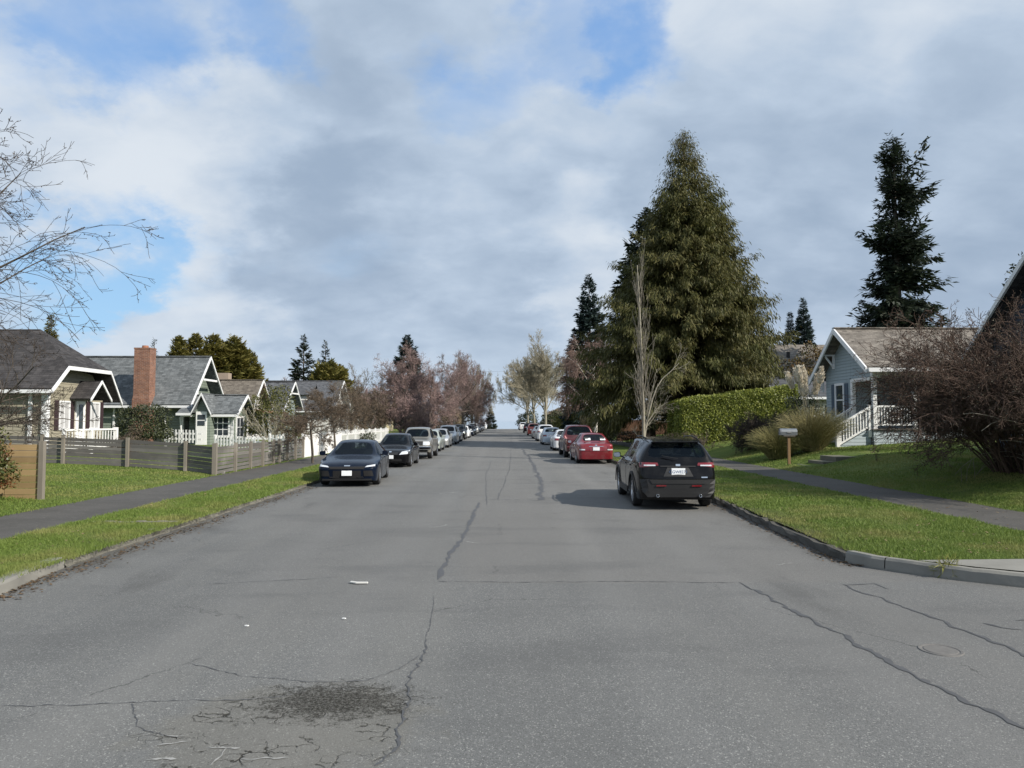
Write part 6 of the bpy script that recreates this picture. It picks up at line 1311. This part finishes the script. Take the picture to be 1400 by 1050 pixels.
# --- black SUV nearest on the right, seen from behind
def ex_suv(t, sp, decal, bv):
    L = sp['L']
    yb = -L/2
    # sculpted lower bumper
    decal('bumper', [(-.80, .40), (.80, .40), (.86, .70), (-.86, .70)], 'r', MT['greyp'], .045, (12, 3))
    decal('bumper_lip', [(-.70, .30), (.70, .30), (.84, .47), (-.84, .47)], 'r', MT['blackp'], .06, (12, 2))
    decal('bumper_step', [(-.60, .605), (.60, .605), (.66, .70), (-.66, .70)], 'r', MT['blackp'], .058, (8, 1))
    for s in (-1, 1):
        decal('reflector', [(s*.40-.11, .545), (s*.40+.11, .545), (s*.40+.11, .575), (s*.40-.11, .575)], 'r', MT['redlamp'], .07, (3, 1))
        m_ = MB(); m_.lathe((s*.48, yb-.02, .335), (0, -1, 0), [(-.1, .03), (.06, .036), (.062, .03), (-.02, .028)], 12); m_.build('exhaust_tip', MT['chrome'], t, smooth=True)
        decal('lamp_lens', [(s*.64-.13, 1.0), (s*.64+.13, 1.0), (s*.64+.13, 1.03), (s*.64-.13, 1.03)] , 'r', MT['clearlamp'], .02, (4, 1))
        decal('wheel_trim', [(.0, .0)]*4, 'r', MT['blackp']) if False else None
    decal('plate_recess', [(-.34, .765), (.34, .765), (.24, .965), (-.24, .965)], 'r', MT['greyp'], .012, (8, 2))
    loc, _, _, _ = bv.ray_cast(Vector((0, -L, .87)), Vector((0, 1, 0))); plate(t, loc.y-.014, .875, 'r', 'CGW8271')
    decal('chrome_strip', [(-.40, .985), (.40, .985), (.40, 1.005), (-.40, 1.005)], 'r', MT['greyp'], .022, (6, 1))
    decal('model_badge', [(.52, .735), (.66, .735), (.66, .762), (.52, .762)], 'r', MT['chrome'], .012, (3, 1)); decal('emblem', [(-.05, 1.0), (.05, 1.0), (.05, 1.045), (-.05, 1.045)], 'r', MT['chrome'], .026, (3, 2))
    m_ = MB(); zt = sp['up'][12][1]; ys = L/2-sp['up'][12][0]
    m_.hexa([(-.56, ys+.12, zt-.005), (.56, ys+.12, zt-.005), (.53, ys-.20, zt-.045), (-.53, ys-.20, zt-.045)][::1], [(-.56, ys+.12, zt+.02), (.56, ys+.12, zt+.02), (.52, ys-.20, zt-.015), (-.52, ys-.20, zt-.015)]) if False else m_.prism([(-.56, ys+.14, zt+.012), (-.56, ys-.20, zt-.03), (-.56, ys-.20, zt-.055), (-.56, ys+.14, zt-.02)], (1.12, 0, 0)); so = m_.build('spoiler', sp['paint'], t, bevel=.01)
    wp = MB(); wp.bar((0, ys-.33, 1.17), (-.36, ys-.27, 1.235), .02, .015); wp.build('rear_wiper', MT['blackp'], t)
    for s in (-1, 1): m_ = MB(); m_.tube([(s*.60, ys+.35, zt+.02), (s*.61, ys+1.0, zt+.075), (s*.60, ys+1.9, zt+.05)], .016, 6); m_.build('roof_rail', MT['blackp'], t, smooth=True)
    for s in (-1, 1):
        for a_ in (sp['a1'], sp['a2']):                         # dark cladding round the arches
            m_ = MB()
            for k in range(12):
                t0, t1 = math.pi*k/12, math.pi*(k+1)/12; r0, r1 = sp['rw']*1.13, sp['rw']*1.30; cx = s*(sp['W']/2-.004); c = (L/2-a_, sp['rw'])
                q = [(cx, c[0]+math.cos(t)*r, c[1]+math.sin(t)*r) for t, r in ((t0, r0), (t1, r0), (t1, r1), (t0, r1))]; m_.prism(q, (s*.022, 0, 0))
            m_.build('arch_cladding', MT['blackp'], t)
        MB().box((s*(sp['W']/2-.03), -(L/2-.93-.5)+.35, .25), (s*(sp['W']/2+.004), L/2-.93-.48, .40)).build('sill_cladding', MT['blackp'], t)
def place(t, x, Y, rz): t.location = (x, Y, float(hY(Y))+.006); t.rotation_euler = (0, 0, rz); t.scale = (.93, .93, .93)
SUVTAIL = [('taillight', [(.44, 1.015), (.915, .955), (.915, 1.085), (.46, 1.075)], 'r', 'redlamp', .015, 'm')]
s = suv(4.6, 1.87, 1.66, paint=P_['black'], rimm='rim', mblack=False, decals=SUVTAIL+front_set(.78, .88, sq(-.5, .62, .5, .8), Wd=1.85), extra=ex_suv, ww=.225)
c = build_car('parked_car', 'black compact SUV with dark tailgate glass, nearest car parked on the right', s, 'cars parked along the right kerb'); place(c, 3.75, 15.5+2.15, R(-2.0))
# --- red sedan
def ex_red(t, sp, decal, bv):
    L = sp['L']
    decal('plate_recess', sq(-.30, .615, .30, .80), 'r', MT['redlamp'], .006, (6, 2)); loc, _, _, _ = bv.ray_cast(Vector((0, -L, .71)), Vector((0, 1, 0))); plate(t, loc.y-.012, .71, 'r')
    decal('trunk_strip', sq(-.34, .815, .34, .835), 'r', MT['chrome'], .012, (6, 1))
    for s_ in (-1, 1): decal('lamp_lens', [(s_*.66-.13, .645), (s_*.66+.13, .645), (s_*.66+.13, .70), (s_*.66-.13, .70)], 'r', MT['clearlamp'], .02, (3, 1))
    for x0 in (-.42, .30):
        decal('window_sign', sq(x0, 1.10, x0+.25, 1.20), 'r', MT['plate'], .010, (4, 1))
    decal('bumper_seam', sq(-.80, .585, .80, .592), 'r', MT['under'], .004, (12, 1)); decal('trunk_seam', [(-.60, .60), (-.592, .60), (-.56, .93), (-.568, .93)], 'r', MT['under'], .004, (1, 6)); decal('trunk_seam', [(.592, .60), (.60, .60), (.568, .93), (.56, .93)], 'r', MT['under'], .004, (1, 6))
    decal('emblem', sq(-.04, .855, .04, .90), 'r', MT['chrome'], .012, (2, 2))
s = sedan(4.5, 1.74, 1.46, paint=P_['red'], rimm='rim', decals=[('taillight', [(.52, .70), (.845, .70), (.835, .86), (.54, .845)], 'r', 'redlamp', .012, 'm')]+front_set(.62, .72, sq(-.4, .56, .4, .66)), extra=ex_red)
c = build_car('parked_car', 'bright red sedan with two white papers in the rear window', s, 'cars parked along the right kerb'); place(c, 3.98, 32.0+2.1, R(.6))
# --- maroon pickup ahead of it
def ex_pick(t, sp, decal, bv):
    L = sp['L']; MB().box((-.88, -L/2-.12, .52), (.88, -L/2+.02, .66)).build('rear_bumper', MT['chrome'] if sp.get('chromeb') else sp['paint'], t, bevel=.03); plate(t, -L/2-.125, .60, 'r')
    decal('tailgate_seam', sq(-.72, .70, .72, .707), 'r', MT['under'], .004, (8, 1)); decal('tailgate_handle', sq(-.10, .93, .10, .99), 'r', MT['blackp'], .01, (2, 1))
    MB().box((-.9, L/2-.02, .50), (.9, L/2+.10, .68)).build('front_bumper', MT['chrome'] if sp.get('chromeb') else MT['greyp'], t, bevel=.03)
    m_ = MB()
    for xx in (-.35, .35):
        m_.tube([(xx-.12, L/2-2.55*L/5.2, 1.25), (xx-.12, L/2-2.55*L/5.2, 1.42), (xx+.12, L/2-2.55*L/5.2, 1.42), (xx+.12, L/2-2.55*L/5.2, 1.25)], .04, 6)
    plate(t, L/2+.101, .60, 'f')
s = pickup(5.4, 1.90, 1.82, paint=P_['maroon'], rimm='rimdark', decals=[('taillight', [(.80, .76), (.925, .76), (.915, 1.08), (.80, 1.08)], 'r', 'redlamp', .012, 'm')]+front_set(.76, .92, sq(-.5, .72, .5, .92), Wd=1.9, low=False), extra=ex_pick, rw=.39)
c = build_car('parked_pickup', 'maroon pickup just ahead of the bright red sedan', s, 'cars parked along the right kerb'); place(c, 3.93, 37.0+2.5, R(.3)); mar = c
# --- the left row, noses towards the viewer
def ex_kia(t, sp, decal, bv):
    L = sp['L']; loc, _, _, _ = bv.ray_cast(Vector((0, L, .43)), Vector((0, -1, 0))); plate(t, max(loc.y, L/2-.02)+.012, .425, 'f')
    decal('grille_frame', [(-.55, .545), (.55, .545), (.62, .625), (-.62, .625)], 'f', MT['greyp'], .006, (10, 1)); decal('emblem', sq(-.09, .635, .09, .665), 'f', MT['chrome'], .02, (4, 1))
    for s_ in (-1, 1):
        decal('air_intake', [(s_*.66-.14, .33), (s_*.66+.14, .33), (s_*.66+.16, .50), (s_*.66-.10, .50)], 'f', MT['under'], .012, (4, 2)); decal('intake_trim', [(s_*.42-.09, .285), (s_*.42+.09, .285), (s_*.42+.12, .315), (s_*.42-.06, .315)], 'f', MT['greyp'], .016, (3, 1))
    decal('splitter', sq(-.75, .20, .75, .25), 'f', MT['blackp'], .03, (8, 1))
s = sedan(4.83, 1.87, 1.40, paint=P_['navy'], rimm='rim', spokes=6, decals=[('headlight', [(.54, .605), (.84, .63), (.84, .685), (.60, .65)], 'f', 'clearlamp', .012, 'm'), ('grille', [(-.50, .55), (.50, .55), (.57, .618), (-.57, .618)], 'f', 'under', .012), ('lower_grille', sq(-.42, .26, .42, .50), 'f', 'under', .008)]+rear_set(.72, .85, 1.87), extra=ex_kia, rw=.335, ww=.235, zs=.16)
c = build_car('parked_car', 'dark navy sports sedan with white front plate, nearest car on the left', s, 'cars parked along the left kerb'); place(c, -4.66, 21.0+2.25, R(180+4))
def ex_gen(t, sp, decal, bv):
    L = sp['L']; z = sp.get('pz', .46); loc, _, _, _ = bv.ray_cast(Vector((0, L, z)), Vector((0, -1, 0))); plate(t, loc.y+.012, z, 'f'); loc, _, _, _ = bv.ray_cast(Vector((0, -L, .75)), Vector((0, 1, 0))); plate(t, loc.y-.012, .75, 'r')
    decal('emblem', sq(-.05, sp.get('ez', .66), .05, sp.get('ez', .66)+.05), 'f', MT['chrome'], .014, (2, 1))
s = sedan(4.28, 1.69, 1.47, paint=P_['black'], rimm='rim', decals=[('headlight', [(.40, .56), (.80, .60), (.80, .75), (.50, .69)], 'f', 'clearlamp', .012, 'm'), ('grille', [(-.32, .56), (.32, .56), (.36, .66), (-.36, .66)], 'f', 'greyp', .010), ('lower_grille', sq(-.5, .27, .5, .38), 'f', 'under', .008)]+rear_set(.68, .84, 1.69), extra=ex_gen, rw=.305)
c = build_car('parked_car', 'small black sedan with bright headlights, second car on the left', s, 'cars parked along the left kerb'); place(c, -4.62, 29.6+2.0, R(180))
s = pickup(5.0, 1.79, 1.70, paint=P_['beige'], rimm='rim', chromeb=True, decals=[('headlight', [(.48, .74), (.82, .74), (.82, .93), (.48, .93)], 'f', 'clearlamp', .014, 'm'), ('grille', sq(-.46, .73, .46, .94), 'f', 'blackp', .012), ('valance', sq(-.7, .4, .7, .5), 'f', 'greyp', .01)]+[('taillight', sq(.74, .74, .86, 1.04), 'r', 'redlamp', .012, 'm')], extra=ex_pick, rw=.36)
c = build_car('parked_pickup', 'older silver beige pickup with dark grille, third on the left', s, 'cars parked along the left kerb'); place(c, -4.45, 36.0+2.33, R(180))
fs_ = lambda W: [('headlight', [(W*.24, .56), (W*.465, .60), (W*.465, .72), (W*.27, .68)], 'f', 'clearlamp', .012, 'm'), ('grille', sq(-.34, .56, .34, .66), 'f', 'blackp', .010), ('lower_grille', sq(-.55, .27, .55, .38), 'f', 'under', .008)]+rear_set(.70, .85, W)
fsv = lambda W: [('headlight', [(W*.25, .74), (W*.465, .77), (W*.465, .88), (W*.28, .86)], 'f', 'clearlamp', .012, 'm'), ('grille', sq(-.42, .62, .42, .84), 'f', 'blackp', .010), ('lower_grille', sq(-.6, .33, .6, .46), 'f', 'under', .008), ('taillight', [(W*.33, .84), (W*.485, .85), (W*.48, 1.04), (W*.35, 1.02)], 'r', 'redlamp', .014, 'm')]
def clone(t, label, x, Y, rz, repaint=None):
    r = t.copy(); COL.objects.link(r); r['label'] = label; src = None
    for ch in [o for o in COL.objects if o.parent == t]:
        c = ch.copy(); COL.objects.link(c); c.parent = r
        if repaint and ch.data.materials and ch.data.materials[0] == repaint[0]:
            c.data = ch.data.copy(); c.data.materials[0] = repaint[1]
        for g in [o for o in COL.objects if o.parent == ch]:
            d = g.copy(); COL.objects.link(d); d.parent = c
    place(r, x, Y, rz); return r
A = sedan(4.5, 1.72, 1.44, paint=P_['seafoam'], decals=fs_(1.72), extra=ex_gen); LG = 'cars parked along the left kerb'; RG = 'cars parked along the right kerb'
sA = build_car('parked_car', 'pale green silver sedan right behind the beige pickup', A, LG, 1); place(sA, -4.72, 44.4+2.25, R(180))
Bv = suv(4.55, 1.80, 1.68, paint=P_['silver'], decals=fsv(1.8), extra=ex_gen, pz=.56, ez=.76); sB = build_car('parked_car', 'silver SUV with dark roof glass, fifth vehicle of the left row', Bv, LG, 1); place(sB, -4.62, 57.5+2.3, R(180))
hB = hatch(4.2, 1.72, 1.5, paint=P_['icy'], decals=fs_(1.72), extra=ex_gen); 
sH = build_car('parked_car', 'icy white hatchback with blue glass, between the maroon pickup and the white SUV', hB, RG, 1); place(sH, 3.72, 57.0+2.1, 0)
sp_, bp_ = A['paint'], Bv['paint']
lc = [(sA, 'silver sedan tucked behind the pale green sedan on the left', 50.6, P_['silver'], sp_), (sA, 'dark sedan behind the silver SUV of the left row', 65.0, P_['dblue'], sp_), (sB, 'tall black SUV standing above the cars of the left row', 72.5, P_['black'], bp_), (sA, 'white sedan next after the tall black SUV on the left', 79.6, P_['white'], sp_),
      (sA, 'dark blue sedan under the largest plum tree', 88.5, P_['navy'], sp_), (sA, 'dark green sedan past the largest plum tree', 97, P_['green'], sp_), (sB, 'silver grey SUV in the far part of the left row', 106, P_['silver'], bp_), (sA, 'dark grey sedan in the far part of the left row', 116, P_['grey'], sp_), (sB, 'dark SUV near the crest on the left', 127, P_['dblue'], bp_), (sA, 'silver sedan near the crest on the left', 139, P_['silver'], sp_), (sB, 'white SUV last before the crest on the left', 155, P_['white'], bp_)]
for src, lab, Y, col, base in lc: clone(src, lab, -4.66+random.uniform(-.08, .08), Y+2.2, R(180+random.uniform(-.6, .6)), (base, col))
rc = [(sA, 'white sedan mostly hidden by the maroon pickup', 45.5, P_['white'], sp_), (sB, 'white SUV with dark rear window beyond the icy hatchback', 66.5, P_['white'], bp_), (sA, 'silver sedan hidden ahead of the white SUV on the right', 76, P_['silver'], sp_), (sB, 'orange red car beyond the white SUV on the right', 92.5, P_['orange'], bp_), (sB, 'black car past the orange red one', 112, P_['black'], bp_), (sB, 'white SUV last before the crest on the right', 146, P_['white'], bp_), (sA, 'dark sedan at the crest on the right', 158, P_['dblue'], sp_)]
for src, lab, Y, col, base in rc:
    r = clone(src, lab, 3.78+random.uniform(-.08, .08), Y+2.25, R(random.uniform(-.6, .6)), (base, col)); r['group'] = RG
